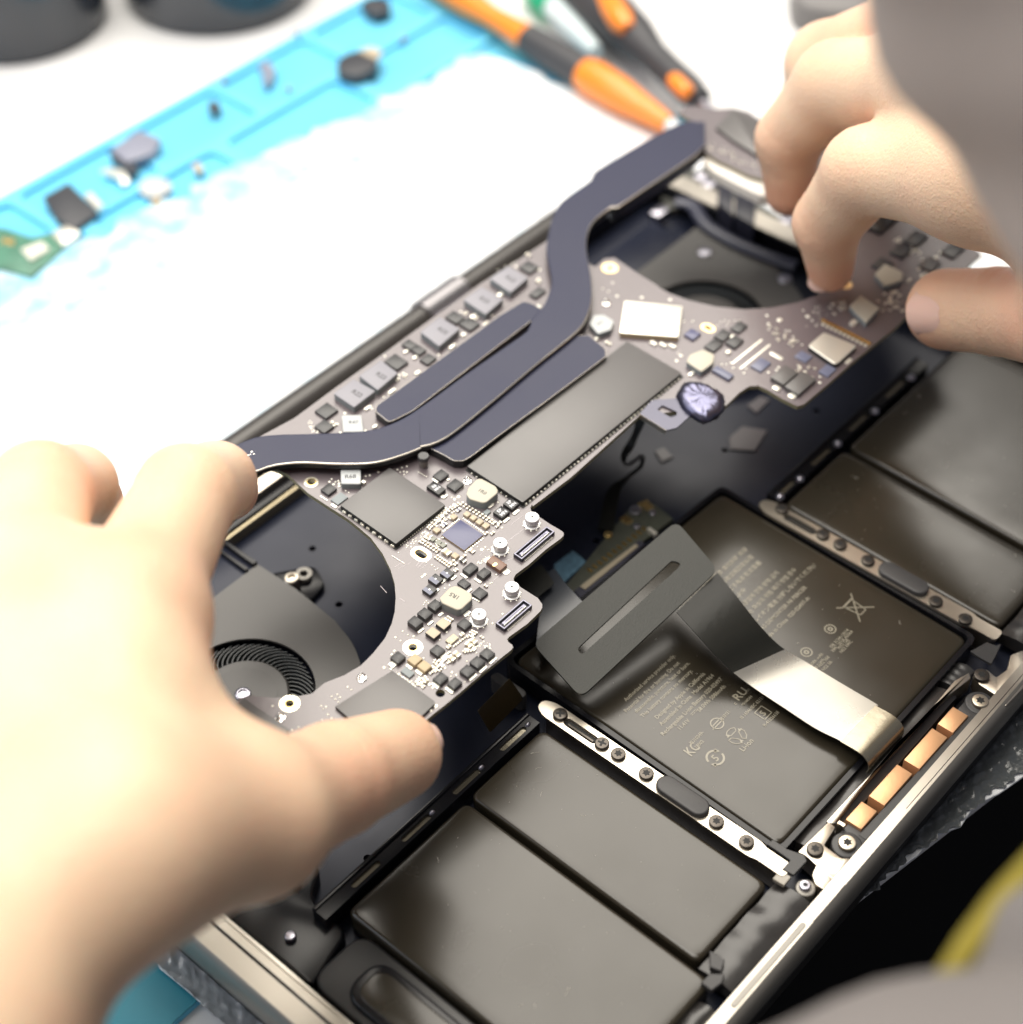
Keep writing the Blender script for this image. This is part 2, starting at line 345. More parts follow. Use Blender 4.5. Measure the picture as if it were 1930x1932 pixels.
loose('camera_module', 'violet grey camera module with dark base on the mat', 'electronic part', '1', [(210, 282), (262, 246), (304, 262), (290, 290), (240, 306)], 3, MV, parts=[('dark_base', [(205, 285), (240, 300), (262, 318), (250, 330), (212, 300)], 0, 1.6, MK)])
loose('button_part', 'tiny black button part alone in the middle tray', 'electronic part', '1', [(390, 196), (408, 188), (418, 202), (402, 212)], 2, MK, rnd=1)
loose('clip_part', 'small bent dark violet clip in the far tray', 'clip', '1', [(488, 125), (502, 112), (520, 130), (508, 158), (496, 156), (500, 138)], 2, MV)
loose('speaker_part', 'round black speaker part with tan tab on the mat', 'electronic part', '1', [(632, 122), (650, 102), (690, 92), (715, 104), (710, 128), (676, 146), (642, 140)], 4, MK, rnd=3, parts=[('tan_tab', [(676, 96), (700, 88), (722, 96), (712, 112)], 3.9, 5, M['tan'])])
loose('bracket_part', 'pinkish metal bracket lying beside the violet camera module', 'bracket', '1', [(188, 322), (205, 316), (235, 322), (246, 342), (232, 350), (222, 334)], 1.4, M['solder_w'])
loose('washer_part', 'small tan tab lying right of the pink bracket', 'electronic part', '1', [(362, 310), (376, 306), (386, 320), (372, 326)], 1.6, M['tan'])
loose('sticker_scrap', 'white torn sticker scrap on the mat', 'sticker', '1', [(258, 350), (280, 332), (318, 338), (330, 356), (302, 372), (272, 372)], .6, M['ind_w'], rnd=4)
loose('connector_part', 'thin gold and grey connector at the sticker scrap', 'connector', '1', [(284, 380), (300, 370), (306, 378), (292, 388)], 1.4, M['tan2'])
loose('lens_part', 'dark lens part at the top of the mat', 'electronic part', '1', [(678, 8), (700, -6), (735, 0), (738, 18), (706, 28)], 3, MK, rnd=2)
for i, (x, y) in enumerate([(760, 70), (560, 60), (420, 150), (1090//2, 165)]):
    loose('screw', 'tiny dark screw lying on the mat, %s' % ('near the speaker part', 'between the lens and clip parts', 'beside the tiny button part', 'below the bent clip')[i], 'screw', '1', [(x-7, y), (x, y-6), (x+8, y), (x, y+6)], 1.5, MV, rnd=1, group='loose screws on the mat')
# ------------------------------------------------------------------ screwdrivers
ORG = mat('orange_plastic', (.95, .28, .03), .35, coat=.3); GRN = mat('green_plastic', (.0, .42, .20), .4); GRIP = mat('grip_grey', (.055, .055, .06), .5, bump=.2, bscale=600)
def lathe_line(k, p0, p1, z, prof, n=22):
    a = np.array([*G(k, *p0, z), z]); b = np.array([*G(k, *p1, z), z]); pts = []; rad = []
    for t, r_ in prof: pts.append(a+(b-a)*t); rad.append(r_)
    return a, pts, rad
def driver(label, k, p0, p1, z, secs, group='screwdrivers beside the mat'):
    a = np.array([*G(k, *p0, z), z]); b = np.array([*G(k, *p1, z), z])
    e = empty('screwdriver', label, 'screwdriver', tuple(a), group=group)
    for nm, m, prof in secs:
        mb = MB(); mb.tube([(b-a)*t for t, _ in prof], [q for _, q in prof], 22); mb.build(nm, m, e, ang=50)
    return e
driver('thin screwdriver with orange ends and grey grip along the mat edge', '1', (800, -45), (1262, 236), ZM+6.5, [
    ('handle', ORG, [(0, 4.6), (.08, 5.4), (.2, 5.6), (.3, 4.2), (.38, 4.6), (.46, 5.4)]),
    ('grip', GRIP, [(.455, 5.6), (.5, 5.9), (.58, 5.9), (.66, 6.1), (.69, 6.0)]),
    ('collar', ORG, [(.685, 6.1), (.72, 6.9), (.82, 6.5), (.9, 5.0), (.97, 3.8), (1, 3.2)]),
    ('tip', M['white_table'], [(.84, 4.2), (.92, 3.5), (1.0, 2.6), (1.05, 1.5)])])
driver('thick dark grey screwdriver with orange inlays, right of the thin one', '1', (1060, -60), (1345, 215), ZM+10, [
    ('handle', GRIP, [(0, 8), (.1, 9.4), (.3, 9.8), (.5, 8.3), (.62, 5.6), (.72, 5.3), (.85, 5.6), (.92, 4.4)]),
    ('shaft', M['steel'], [(.9, 2), (1.25, 2)])])
def inlay(p, z, r, lab):
    q = [(*G('1', x, y, z), z) for x, y in p]; mb = MB(); mb.tube(smooth_curve(q, 3), [r*.7]+[r]*(len(smooth_curve(q, 3))-2)+[r*.6], 14); return mb
drv = [o for o in COL.objects if o.name.startswith('screwdriver')][1]
for p, z, r in (([(1130, -25), (1155, 15), (1185, 58)], ZM+15.6, 5.0), ([(1268, 148), (1285, 165), (1302, 180)], ZM+13, 3.2)):
    mb = inlay(p, z, r, ''); lx, ly, lz = [c/MM for c in drv.location]; mb.v = [(a-lx, b-ly, c-lz) for a, b, c in mb.v]; mb.build('inlay', ORG, drv, ang=60)
driver('green capped clear tool lying between the two screwdrivers', '1', (1000, -30), (1125, 100), ZM+4, [
    ('cap', GRN, [(0, 5), (.1, 6), (.32, 6.2), (.36, 5)]), ('barrel', mat('clear_plastic', (.62, .72, .74), .2), [(.35, 4.5), (.7, 4.2), (1, 3)])], None)
# grey tray far behind the right hand
q = GL('1', [(1490, -40), (1500, 8), (1600, 22), (1700, 14), (1700, -120), (1500, -120)], ZT+12)
MB().prism(rpoly(q, 8), ZT, ZT+12, 3, 3).build('tray', mat('grey_tray', (.20, .19, .185), .5), label='blurred grey tray on the table behind the right hand', cat='tray')

# ================================================================== THE LAPTOP
lap = empty('laptop', 'opened dark grey laptop lying face down with its bottom cover off', 'laptop', (0, 0, 0))
X0, X1, Y0, Y1 = 98.4, 388.0, 88.6, 288.0
# closed lid below, case body with side wall
MB().prism(rpoly(rect(X0+.5, X1-1, Y0-.4, 293), 11, 8), -17.0, -12.2, 1.6, 3).build('lid', M['lid'], lap)
mb = MB()
oo = rpoly(rect(X0, X1, Y0, Y1-2), 11, 8); ii = rpoly(rect(105.2, X1-7, 91.4, 284), 7, 8)
mb.plate(oo, [ii], -1.2, 0)
# outer wall rounding down
ring = lambda d, z: [(x, y, z) for x, y in inset(ccw(oo), d)]
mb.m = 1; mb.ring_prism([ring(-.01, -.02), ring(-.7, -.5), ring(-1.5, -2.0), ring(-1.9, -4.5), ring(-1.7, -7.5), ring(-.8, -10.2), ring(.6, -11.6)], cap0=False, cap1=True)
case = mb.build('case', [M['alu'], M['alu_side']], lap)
ii2 = ccw(ii)
mb = MB(); mb.ring_prism([[(x, y, -1.2) for x, y in ii2], [(x, y, -8.2) for x, y in ii2]], cap0=False, cap1=False); mb.build('inner_wall', M['frame_black'], lap)
mb = MB(); mb.plate(rpoly(rect(104.5, X1-6.5, 90.6, 291), 7, 8), [circ2(x, y, 1.0, 12) for x, y in [(198.9, 255.3), (189.6, 235.8), (140, 176), (205, 200), (215, 246), (250, 200), (300, 195), (160, 182), (268, 232), (233, 262), (330, 185)]], -9.4, -8.2)
mb.build('case_floor', M['floor_dark'], lap)
# thin lines of the bottom-cover groove along the short edge and the front edge
MB().box(102.8, 103.5, 95, 285, -.02, .05).build('groove', M['frame_black'], lap); MB().box(225, 380, 89.3, 89.45, -.02, .04).build('groove', M['frame_black'], lap)
mb = MB(); mb.box(105.25, 106.5, 95, 282, -2.0, -.4, .2); mb.build('edge_ledge', M['alu'], lap)
# hinge side: tube, hinge clutch block, vent bar
mb = MB(); mb.tube([(112, 296, -5.2), (284.5, 296, -5.2)], 5.0, 20); mb.tube([(301, 296, -5.2), (372, 296, -5.2)], 5.0, 20)
mb.build('hinge_tube', mat('hinge_dark', (.050, .045, .042), .30, metal=.1), lap)
mb = MB(); mb.tube([(284.5, 296.2, -4.6), (301.5, 296.2, -4.6)], 5.5, 20); mb.build('hinge_cover', mat('hinge_cap', (.26, .25, .26), .35, metal=.8), lap)
mb = MB(); mb.box(285, 301, 286.8, 290.6, -6, -.4, .5); mb.build('hinge_bracket', M['steel'], lap)
mb = MB(); mb.box(108, 378, 284.5, 290.6, -8, -3.5, .5); mb.build('vent_bar', M['plastic'], lap)
for xa, xb in ((130, 232),):
    MB().box(xa, xb, 276.0, 282.6, -6, -1.2, .8).build('vent_strip', M['rail'], lap)
    MB().box(xa, xb, 273.2, 275.8, -8, -3.4, .3).build('vent_gasket', M['frame_black'], lap)
    MB().box(xa, xb, 272.0, 272.8, -8, -4.4).build('vent_trim', mat('trim_gold', (.42, .36, .24), .35, metal=.8), lap)
MB().box(296, 322, 261, 266, -4, -1.0, 2.2).build('antenna_cover', mat('antenna_white', (.75, .75, .82), .35), lap)
# battery shelf wall with elongated slots
def wallslots(xa, xb, y0, y1, sl, nm='shelf_wall'):
    ang = []
    mb = MB(); mb.plate(rect(xa, xb, y0, y1), [slot(a, b, (y0+y1)/2, .75) for a, b in sl], -6.8, -.9)
    mb.m = 1
    for a, b in sl: mb.prism(slot(a+.05, b-.05, (y0+y1)/2, .70), -6.6, -1.5)
    mb.m = 0; mb.box(xa, xb, y1, y1+.9, -6.8, -.3, .3)
    return mb.build(nm, [M['frame_black'], M['flex_metal']], lap)
wallslots(120, 190.2, 168.0, 171.2, [(178.2, 187), (162, 171), (145.2, 154.4), (129.5, 138.1)])
wallslots(287.0, 360, 168.0, 171.2, [(288, 296), (304, 313), (322, 331), (340, 350)])
for x in (187.9, 171.6, 155.1): MB().dome(x, 169.7, .9, .65, -1.1, .8).build('rivet', M['steel'], lap)
for x, y in ((297.5, 168.8), (315.4, 168.9), (333.1, 168.5), (351.7, 168.5), (303.5-15, 168.9)): MB().dome(x, y, 1.25, 1.25, -1.0, 1.1, 14).build('rivet', M['steel'], lap)
# centre battery well frame
wl = [(197.4, 104), (280.2, 104), (282.2, 183.5), (199.0, 187.5)]
mb = MB(); mb.plate(rpoly(wl, 2.5), [rpoly(inset(ccw(wl), 1.3), 2)], -7, -1.1); mb.build('well_wall', M['frame_black'], lap)
mb = MB(); mb.prism(slot(196, 206.5, 176, 1.4), -7, -2.0, .4, 2); 
for v_ in range(len(mb.v)):
    x, y, z = mb.v[v_]; mb.v[v_] = (194.6+(y-176), 187-(x-196), z)
mb.build('rubber_foot', M['rubber'], lap)
# battery cells: soft pouches with slightly puffed tops
def cell(poly, z0, z1, bev, nm='battery_cell', label=None, rr=2.2):
    pc = ccw(poly); rings = [[(x, y, z0) for x, y in rpoly(pc, rr, 5)]]
    for i in range(5):
        a = i/4*math.pi/2; rings.append([(x, y, z1-bev+bev*math.sin(a)) for x, y in rpoly(inset(pc, bev*(1-math.cos(a))), rr, 5)])
    rings.append([(x, y, z1+.09) for x, y in rpoly(inset(pc, bev+1.6), rr, 5)]); rings.append([(x, y, z1+.12) for x, y in rpoly(inset(pc, bev+5), rr, 5)])
    return MB().ring_prism(rings).build(nm, M['battery'], lap, ang=70, label=label)
c0 = cell([(199.4, 105.5), (278.4, 105.5), (280.4, 182), (200.8, 185.4)], -7, -1.6, .9)
cl1 = cell([(164.2, 101.5), (189.6, 101.5), (189.6, 166.6), (164.2, 166.6)], -7, -1.2, 1.0)
cl2 = cell([(125, 96.5), (162.6, 96.5), (162.6, 166.2), (124.4, 166.2)], -7, -1.0, 1.1)
cr1 = cell([(286.6, 101.5), (313.0, 101.5), (315.0, 166.6), (287.2, 166.6)], -7, -1.2, 1.0)
cr2 = cell([(314.4, 96.5), (376, 96.5), (378, 166.2), (316.6, 166.2)], -7, -1.0, 1.1)
# faint embossed pouch outlines
for (pts) in ([(130, 150), (131, 158), (134, 161.5), (150, 162), (157, 162.5)], [(169, 163.2), (176, 162.8), (184, 163.5)], [(262, 110), (272, 110.5), (275, 114), (275.6, 124)]):
    c = [(x, y, -.98+(.0 if x < 163 else -.2 if x < 190 else -.6)) for x, y in [tuple(q) for q in smooth_curve(pts, 5)]]
    MB().tube(c, .16, 6, .5).build('pouch_crease', M['battery'], c0 if pts[0][0] > 200 else cl1 if pts[0][0] > 163 else cl2)
ds = np.random.RandomState(4)                                # dust and tiny lint on the cells
for c_, (xa, xb, ya, yb, z_) in ((c0, (202, 276, 108, 180, -1.47)), (cl1, (166, 188, 104, 164, -1.07)), (cl2, (128, 160, 100, 163, -.87)), (cr1, (289, 311, 104, 164, -1.07)), (cr2, (318, 350, 100, 163, -.87))):
    mb = MB()
    for i in range(34):
        x, y, r_ = ds.uniform(xa, xb), ds.uniform(ya, yb), ds.uniform(.04, .11)
        if i % 9 == 0: q_ = [(x, y, z_), (x+ds.uniform(-1, 1), y+ds.uniform(-.6, .6), z_+.05), (x+ds.uniform(-1.6, 1.6), y+ds.uniform(-1.2, 1.2), z_)]; mb.tube(smooth_curve(q_, 3), .035, 4)
        else: mb.dome(x, y, r_, r_*ds.uniform(.6, 1), z_-.02, r_, 6)
    mb.build('dust', mat('dust', (.55, .52, .45), .8) if 'dust' not in bpy.data.materials else bpy.data.materials['dust'], c_, kind='stuff')
# printed text on the centre cell
mb = MB(); zt = -1.40
def tl(k, x, y, s, size, al='LEFT', sx=.92):
    gx, gy = G(k, x, y, -1.4); text_mb(mb, s, gx, gy, zt, size*(1.2 if size < 1.6 else 1), math.radians(-1.0), align=al, sx=sx)
tl('m', 640, 1186, 'Authorized service provider only.', 1.25)
tl('m', 641, 1245, 'Potential for fire or burning. Do not', 1.25)
tl('m', 695, 1247, 'disassemble, puncture, heat or burn.', 1.25)
tl('m', 728, 1272, 'This battery contains no mercury.', 1.25)
tl('m', 804, 1280, 'Designed by Apple in California', 1.30)
tl('m', 828, 1314, 'Assembled in China  Model A1964', 1.30)
tl('m', 836, 1368, 'Rechargeable Li-ion Battery 020-02497', 1.30)
tl('m', 924, 1340, '11.41V         58.0Wh 5086mAh', 1.25)
tl('m', 985, 1415, 'YU10349-', 1.05); tl('m', 1012, 1437, '18002', 1.05)
tl('m', 1148, 1283, 'R33121', 0.95)
tl('m', 1258, 1210, 'MH48584', 0.85); tl('m', 1252, 1280, 'IS 16046/IEC 62133', 1.00)
tl('m', 1374, 1320, 'R-41026638', 1.05)
tl('m', 1258, 1452, 'Li-ion', 2.0)
tl('m', 1218, 1205, 'c', 1.20); tl('m', 1232, 1185, 'RU', 3.0, sx=1.05); tl('m', 1282, 1135, 'us', 1.10)
def arc_ring(cx, cy, r0, r1, a0, a1, n=24):
    b = len(mb.v)
    for i in range(n+1):
        a = a0+(a1-a0)*i/n; mb.v += [(cx+r0*math.cos(a), cy+r0*math.sin(a), zt), (cx+r1*math.cos(a), cy+r1*math.sin(a), zt)]
    for i in range(n): mb.face((b+2*i, b+2*i+1, b+2*i+3, b+2*i+2))
def poly2(pts):
    b = len(mb.v); mb.v += [(x, y, zt) for x, y in pts]; mb.face(range(b, b+len(pts)))
def seg(x0, y0, x1, y1, t):
    dx, dy = x1-x0, y1-y0; L = math.hypot(dx, dy); nx, ny = -dy/L*t/2, dx/L*t/2
    poly2([(x0+nx, y0+ny), (x1+nx, y1+ny), (x1-nx, y1-ny), (x0-nx, y0-ny)])
def tri(x, y, a, s): poly2([(x+s*math.cos(a+q), y+s*math.sin(a+q)) for q in (0, 2.2, -2.2)])
c = G('m', 1110, 1483, -1.4)                               # circled 5 with two arrow gaps
arc_ring(*c, 1.75, 2.25, .5, 2.9); arc_ring(*c, 1.75, 2.25, 3.65, 6.05); tri(c[0]+2.0*math.cos(.5), c[1]+2.0*math.sin(.5), -1.0, .8); tri(c[0]+2.0*math.cos(3.65), c[1]+2.0*math.sin(3.65), 2.1, .8)
text_mb(mb, '5', c[0]-.75, c[1]-.95, zt, 2.7)
c = G('m', 1120, 1302, -1.4)                               # ring with two bars
arc_ring(*c, 1.4, 1.68, 0, 2*math.pi, 32); seg(c[0]-2.1, c[1]-.35, c[0]+2.1, c[1]-.35, .26); seg(c[0]-1.2, c[1]+.35, c[0]+1.2, c[1]+.35, .26)
c = G('m', 1222, 1366, -1.4)                               # three-arrow recycling mark
for i in range(3):
    a = math.pi/2+i*2*math.pi/3; P = [(c[0]+2.4*math.cos(a+q), c[1]+2.4*math.sin(a+q)) for q in (-.75, -.25, .25, .75)]
    Q = [(c[0]+1.4*math.cos(a+q), c[1]+1.4*math.sin(a+q)) for q in (-.85, .85)]
    for u1, u2 in zip(P, P[1:]): seg(*u1, *u2, .2)
    seg(*Q[0], *Q[1], .2); seg(*P[0], *Q[0], .2); tri((P[3][0]+Q[1][0])/2, (P[3][1]+Q[1][1])/2, a+2.0, .6)
c = G('m', 1363, 1245, -1.4)                               # boxed symbol
for a, b in (((-1.4, -1.5), (1.4, -1.5)), ((1.4, -1.5), (1.4, 1.5)), ((1.4, 1.5), (-1.4, 1.5)), ((-1.4, 1.5), (-1.4, -1.5))): seg(c[0]+a[0], c[1]+a[1], c[0]+b[0], c[1]+b[1], .22)
text_mb(mb, 'S', c[0]-.7, c[1]-.8, zt, 2.3)
c = G('m', 980, 1440, -1.4); text_mb(mb, 'KC', c[0]-1.6, c[1]-1.3, zt, 3.6, math.radians(-2), sx=.75)
c = G('m', 990, 1262, -1.4); seg(c[0], c[1]+.6, c[0]+2.0, c[1]+.6, .15); seg(c[0], c[1]+.2, c[0]+.5, c[1]+.2, .15); seg(c[0]+.75, c[1]+.2, c[0]+1.25, c[1]+.2, .15); seg(c[0]+1.5, c[1]+.2, c[0]+2.0, c[1]+.2, .15)
# second block beyond the ribbon: rows of small Chinese, Korean and Japanese print
rows = [('仅限授权服务提供商更换 请勿拆解 刺穿', 1.9), ('本电池不含汞 请按当地法规回收处理', 1.9), ('充电限制电压 锂离子电池 额定容量', 1.9), ('標稱電壓 請勿投入火中', 1.9), ('인증된 서비스 제공업체 전용 분해 금지', 1.9), ('화재 또는 화상의 위험 폐기 방법 준수', 1.9), ('リチウムイオン電池 分解しないでください', 1.9), ('NE PAS DEMONTER NI PERCER', 1.9), ('Made in China  020-02497-A', 1.9)]
x0, y0 = G('m', 1150, 500, -1.4); 
for i, (s, sz) in enumerate(rows):
    X = 240+.8*(i % 3)+(4 if i > 4 else 0); Y = 164.5-i*2.75; text_mb(mb, s, X, Y, zt, sz*.84, math.radians(-.5))
for i, (k, x, y, s) in enumerate((('m', 1725, 905, 'GB 31241-2014'), ('m', 1735, 925, 'EMC 2018 A0064'), ('m', 1620, 1000, '5086 mAh'), ('m', 1640, 1020, '58.0 Wh'))):
    gx, gy = G(k, x, y, -1.4); text_mb(mb, s, gx, gy, zt, 1.2); text_mb(mb, 'N52 '+s[:3], gx+1, gy-1.7, zt, 1.2)
for k, x, y in (('m', 1718, 803), ('m', 1592, 925)):
    c = G(k, x, y, -1.4); arc_ring(*c, 1.2, 1.5, 0, 2*math.pi); arc_ring(*c, .3, .7, 0, 2*math.pi, 12)
c = G('m', 1850, 690, -1.4)                                # crossed-out wheeled bin
sb = lambda *q: seg(c[0]+q[0]*.78, c[1]+q[1]*.78, c[0]+q[2]*.78, c[1]+q[3]*.78, q[4]*.7); sb(-4, -4.5, 4.2, 4.5, .45); sb(-4, 4.5, 4.2, -4.5, .45); sb(-2.6, 3, 2.6, 3, .6); sb(-2.2, 3, -1.5, -3, .4); sb(2.2, 3, 1.5, -3, .4); sb(-1.6, -3, 1.6, -3, .4)
mb.build('printed_text', M['ink'], c0, smooth=False)
# metal rails with screws, slots and rubber pads
def screw(x, y, z, r=1.75, cross=False, m='screw'):
    mb = MB(); mb.cyl(0, 0, r, 0, .9, 24, .25)
    mb.m = 1; rr = r*.5
    if cross: mb.prism([(rr*1.15*math.cos(a)*(1 if i % 3 != 1 else .32), rr*1.15*math.sin(a)*(1 if i % 3 != 1 else .32)) for i, a in enumerate(sorted(sum([[q*math.pi/2-.2+.5, q*math.pi/2+.78+.3, q*math.pi/2+.2+.5+.0001] for q in range(0)], [])))] or [(.16*rr*2, .16*rr*2), (.16*rr*2, rr*1.2), (-.16*rr*2, rr*1.2), (-.16*rr*2, .16*rr*2), (-rr*1.2, .16*rr*2), (-rr*1.2, -.16*rr*2), (-.16*rr*2, -.16*rr*2), (-.16*rr*2, -rr*1.2), (.16*rr*2, -rr*1.2), (.16*rr*2, -.16*rr*2), (rr*1.2, -.16*rr*2), (rr*1.2, .16*rr*2)], .5, .93)
    else: mb.prism([(rr*(1.15 if i % 2 == 0 else .72)*math.cos(math.pi*i/6+.3), rr*(1.15 if i % 2 == 0 else .72)*math.sin(math.pi*i/6+.3)) for i in range(12)], .5, .93)
    o = mb.build('screw', [M[m], M['recess']], lap, loc=(x, y, z)); o.rotation_euler[2] = random.uniform(0, 1.5)
    return o
def rail(xc, scr, pad, sgn):
    outl = [(xc-1.9, 99.8), (xc+1.9, 99.8), (xc+1.9, 107), (xc+2.45, 108.5), (xc+2.45, 168.5), (xc+1.2, 171.2), (xc-1.2, 171.2), (xc-2.45, 168.5), (xc-2.45, 108.5), (xc-1.9, 107)]
    mb = MB(); mb.plate(rpoly(outl, 1.2), [slotv(xc-.1, 153.6, 163.6, 1.15)], -.9, 0.0)
    mb.box(xc-1.7, xc+1.7, 101, 168, -7, -.95)
    mb.build('rail', M['rail'], lap)
    MB().prism(slotv(xc-.1, 153.7, 163.5, 1.1), -.94, -.86).build('rail_slot', M['recess'], lap)
    MB().prism(slotv(xc-.2, 154.6, 162.6, .35), -.86, -.5, .12, 1).build('rail_spring', M['screw'], lap)
    for i, (x, y) in enumerate(scr): screw(x, y, .0, 1.75, i < 2)
    mb = MB(); mb.prism(slotv(xc+.3*sgn, pad[0], pad[1], 2.5, 10), -.6, 1.5, .5, 3); mb.build('rubber_pad', M['rubber'], lap)
rail(194.2, [(194.4, 165.2), (194.2, 152.3), (194.3, 147.5), (194.2, 139.2), (194.1, 119.2), (194.2, 111.0)], (122.0, 136.0), 1)
rail(282.9, [(284.0, 165.2), (283.2, 151.8), (283.1, 146.4), (283.0, 137.9), (282.2, 117.4), (281.9, 108.8)], (120.5, 134.5), 1)
# battery leads (taped strips) along the front of the cells
def strip3(pts_l, pts_r, m, nm, th=.5, label=None):
    return MB().ribbon([tuple(p) for p in pts_l], [tuple(p) for p in pts_r], th).build(nm, m, lap, ang=60, label=label)
def wavy(xa, xb, y0, y1, z, amp, nm, m, n=26):
    L = []; R = []
    for i in range(n):
        t = i/(n-1); x = xa+(xb-xa)*t; q = amp*math.sin(t*19+xa)*.6+amp*math.sin(t*7.3+1)
        L.append((x, y0+.15*q, z+.45*q)); R.append((x, y1-.1*q, z-.3*q+.2*math.sin(t*23)))
    rings = []
    for l, r_ in zip(L, R): rings.append([(l[0], l[1], z-3.4), (r_[0], r_[1], z-3.4), r_, (r_[0], (l[1]+3*r_[1])/4, r_[2]+.55), (l[0], (l[1]+r_[1])/2, (l[2]+r_[2])/2+.8), (l[0], (3*l[1]+r_[1])/4, l[2]+.55), l])
    return MB().ring_prism(rings).build(nm, m, lap, ang=60)
wavy(203.5, 262, 98.4, 104.4, -3.0, .38, 'battery_lead', M['tape'])
wavy(264, 272, 99.6, 104.2, -3.2, .1, 'battery_lead', M['plastic'])
wavy(163.8, 192, 92.2, 101.0, -2.3, .35, 'battery_lead', M['tape'])
wavy(126, 158, 91.8, 96.4, -2.6, .35, 'battery_lead', M['tape'])
wavy(286, 318, 92.2, 100.8, -2.4, .3, 'battery_lead', M['tape'])
mb = MB(); mb.prism(GL('h', [(1210, 870), (1290, 925), (1390, 960), (1405, 995), (1330, 1075), (1265, 1040), (1310, 990), (1240, 940), (1180, 900)], .3), -.5, .3, .1, 1); mb.build('lead_clip', M['plastic'], lap)
mb = MB(); mb.prism(GL('h', [(1250, 1045), (1315, 1085), (1275, 1135), (1210, 1095)], -.2), -1.2, -.2, .1, 1); mb.build('clear_tape', mat('clear_tape', (.30, .27, .22), .25), lap)
for pts in ([(850, 1505), (935, 1560), (915, 1625), (850, 1600)], [(800, 1690), (850, 1640), (935, 1640), (920, 1690), (860, 1735)]):
    MB().prism(GL('h', pts, .3), -1.2, .3, .15, 1).build('lead_clip', M['rubber'], lap)
mb = MB(); mb.prism(rpoly(GL('n', [(0, 0), (1, 0), (1, 1), (0, 1)], 0), .1) if 0 else GL('j', [(1600, 735), (1700, 680), (1760, 700), (1790, 690), (1760, 760), (1730, 815), (1650, 770)], 0.), -.8, 0., .1, 1); mb.build('lead_clip', M['plastic'], lap)
# front structure: lip plates, trackpad screws, copper contact block
mb = MB(); mb.plate(rect(192.5, 279, 98.2, 101.4), [], -1.2, -.5) if 0 else None
mb = MB()
mb.prism(GL('j', [(700, 1800), (890, 1590), (1170, 1310), (1390, 1050), (1500, 920), (1590, 870), (1600, 905), (1530, 960), (1368, 1085), (1138, 1325), (928, 1575), (745, 1815), (715, 1810)], -.6), -6, -.6, .2, 2)
mb.build('front_rail', M['rail'], lap)
mb = MB(); mb.prism(rpoly(GL('i', [(380, 745), (590, 540), (640, 575), (560, 700), (680, 790), (740, 790), (625, 935), (500, 830), (430, 765)], -.5), .5), -6, -.5, .15, 2)
mb.prism(rpoly(GL('i', [(480, 900), (520, 800), (600, 860), (625, 940), (560, 1000), (500, 960)], -.5), .5), -6, -.7, .15, 2)
mb.build('corner_plate', M['rail'], lap)
mb = MB(); mb.prism(rpoly(GL('j', [(1620, 860), (1700, 850), (1760, 900), (1830, 850), (1850, 760), (1930, 730), (1990, 900), (1820, 1080), (1760, 1010), (1650, 940)], -.5), .5), -6, -.5, .15, 2); mb.build('corner_plate', M['rail'], lap)
screw(202.7, 98.6, -.4, 1.9); screw(269.3, 96.6, -.4, 1.9)
for (x, y) in ((208.7, 94.2), (262.3, 92.8)):
    mb = MB(); mb.cyl(0, 0, 3.5, -5, -.5, 30, .4); mb.box(1.5, 6.2, -3, 3, -5, -.7, .3) if x < 230 else mb.box(-6.2, -1.5, -3, 3, -5, -.7, .3)
    mb.build('contact_holder', M['plastic'], lap, loc=(x, y, 0)); screw(x, y, -.45, 2.0, m='screwl')
for (xa, xb, ya) in ((213.7, 220.2, 94.1), (222.4, 234.1, 93.7), (236.1, 248.2, 93.2), (250.0, 256.8, 92.9)):
    o = MB().box(xa, xb, ya-.25, ya+3.95, -4, .1, .35).build('copper_contact', M['copper'], lap)
MB().prism([(212.4, 91.6), (259, 90.0), (259, 92.6), (212.4, 93.8)], -4, -.6, .2, 1).build('contact_carrier', M['plastic'], lap)
MB().prism([(206, 91.0), (266, 89.6), (266, 97.8), (206, 99.0)], -7.6, -5.4).build('contact_well', M['frame_black'], lap)
MB().prism(slot(160, 186, 89.7, .7), -.05, .25, .1, 1).build('cover_latch', M['alu_side'], lap)
MB().prism(GL('i', [(455, 1215), (560, 1110), (680, 960), (700, 975), (640, 1050), (490, 1220)], 0), -.3, .12, .1, 1).build('cover_latch', M['alu'], lap)
o = screw(*G('i', 430, 975, -1), -1.6, 1.3, m='steel'); MB().cyl(*G('i', 435, 980, -1), 2.2, -6, -1.6, 24, .3).build('screw_boss', M['alu_side'], lap)
# foil-clip at the contact block
MB().box(211.2, 212.0, 97.0, 98.6, -3, .9).build('ground_spring', M['rail'], lap)
MB().tube([(210.5, 99.6, .3), (211.6, 98.6, .6), (212.4, 97.9, .2)], .15, 6).build('ground_wire', M['frame_black'], lap)
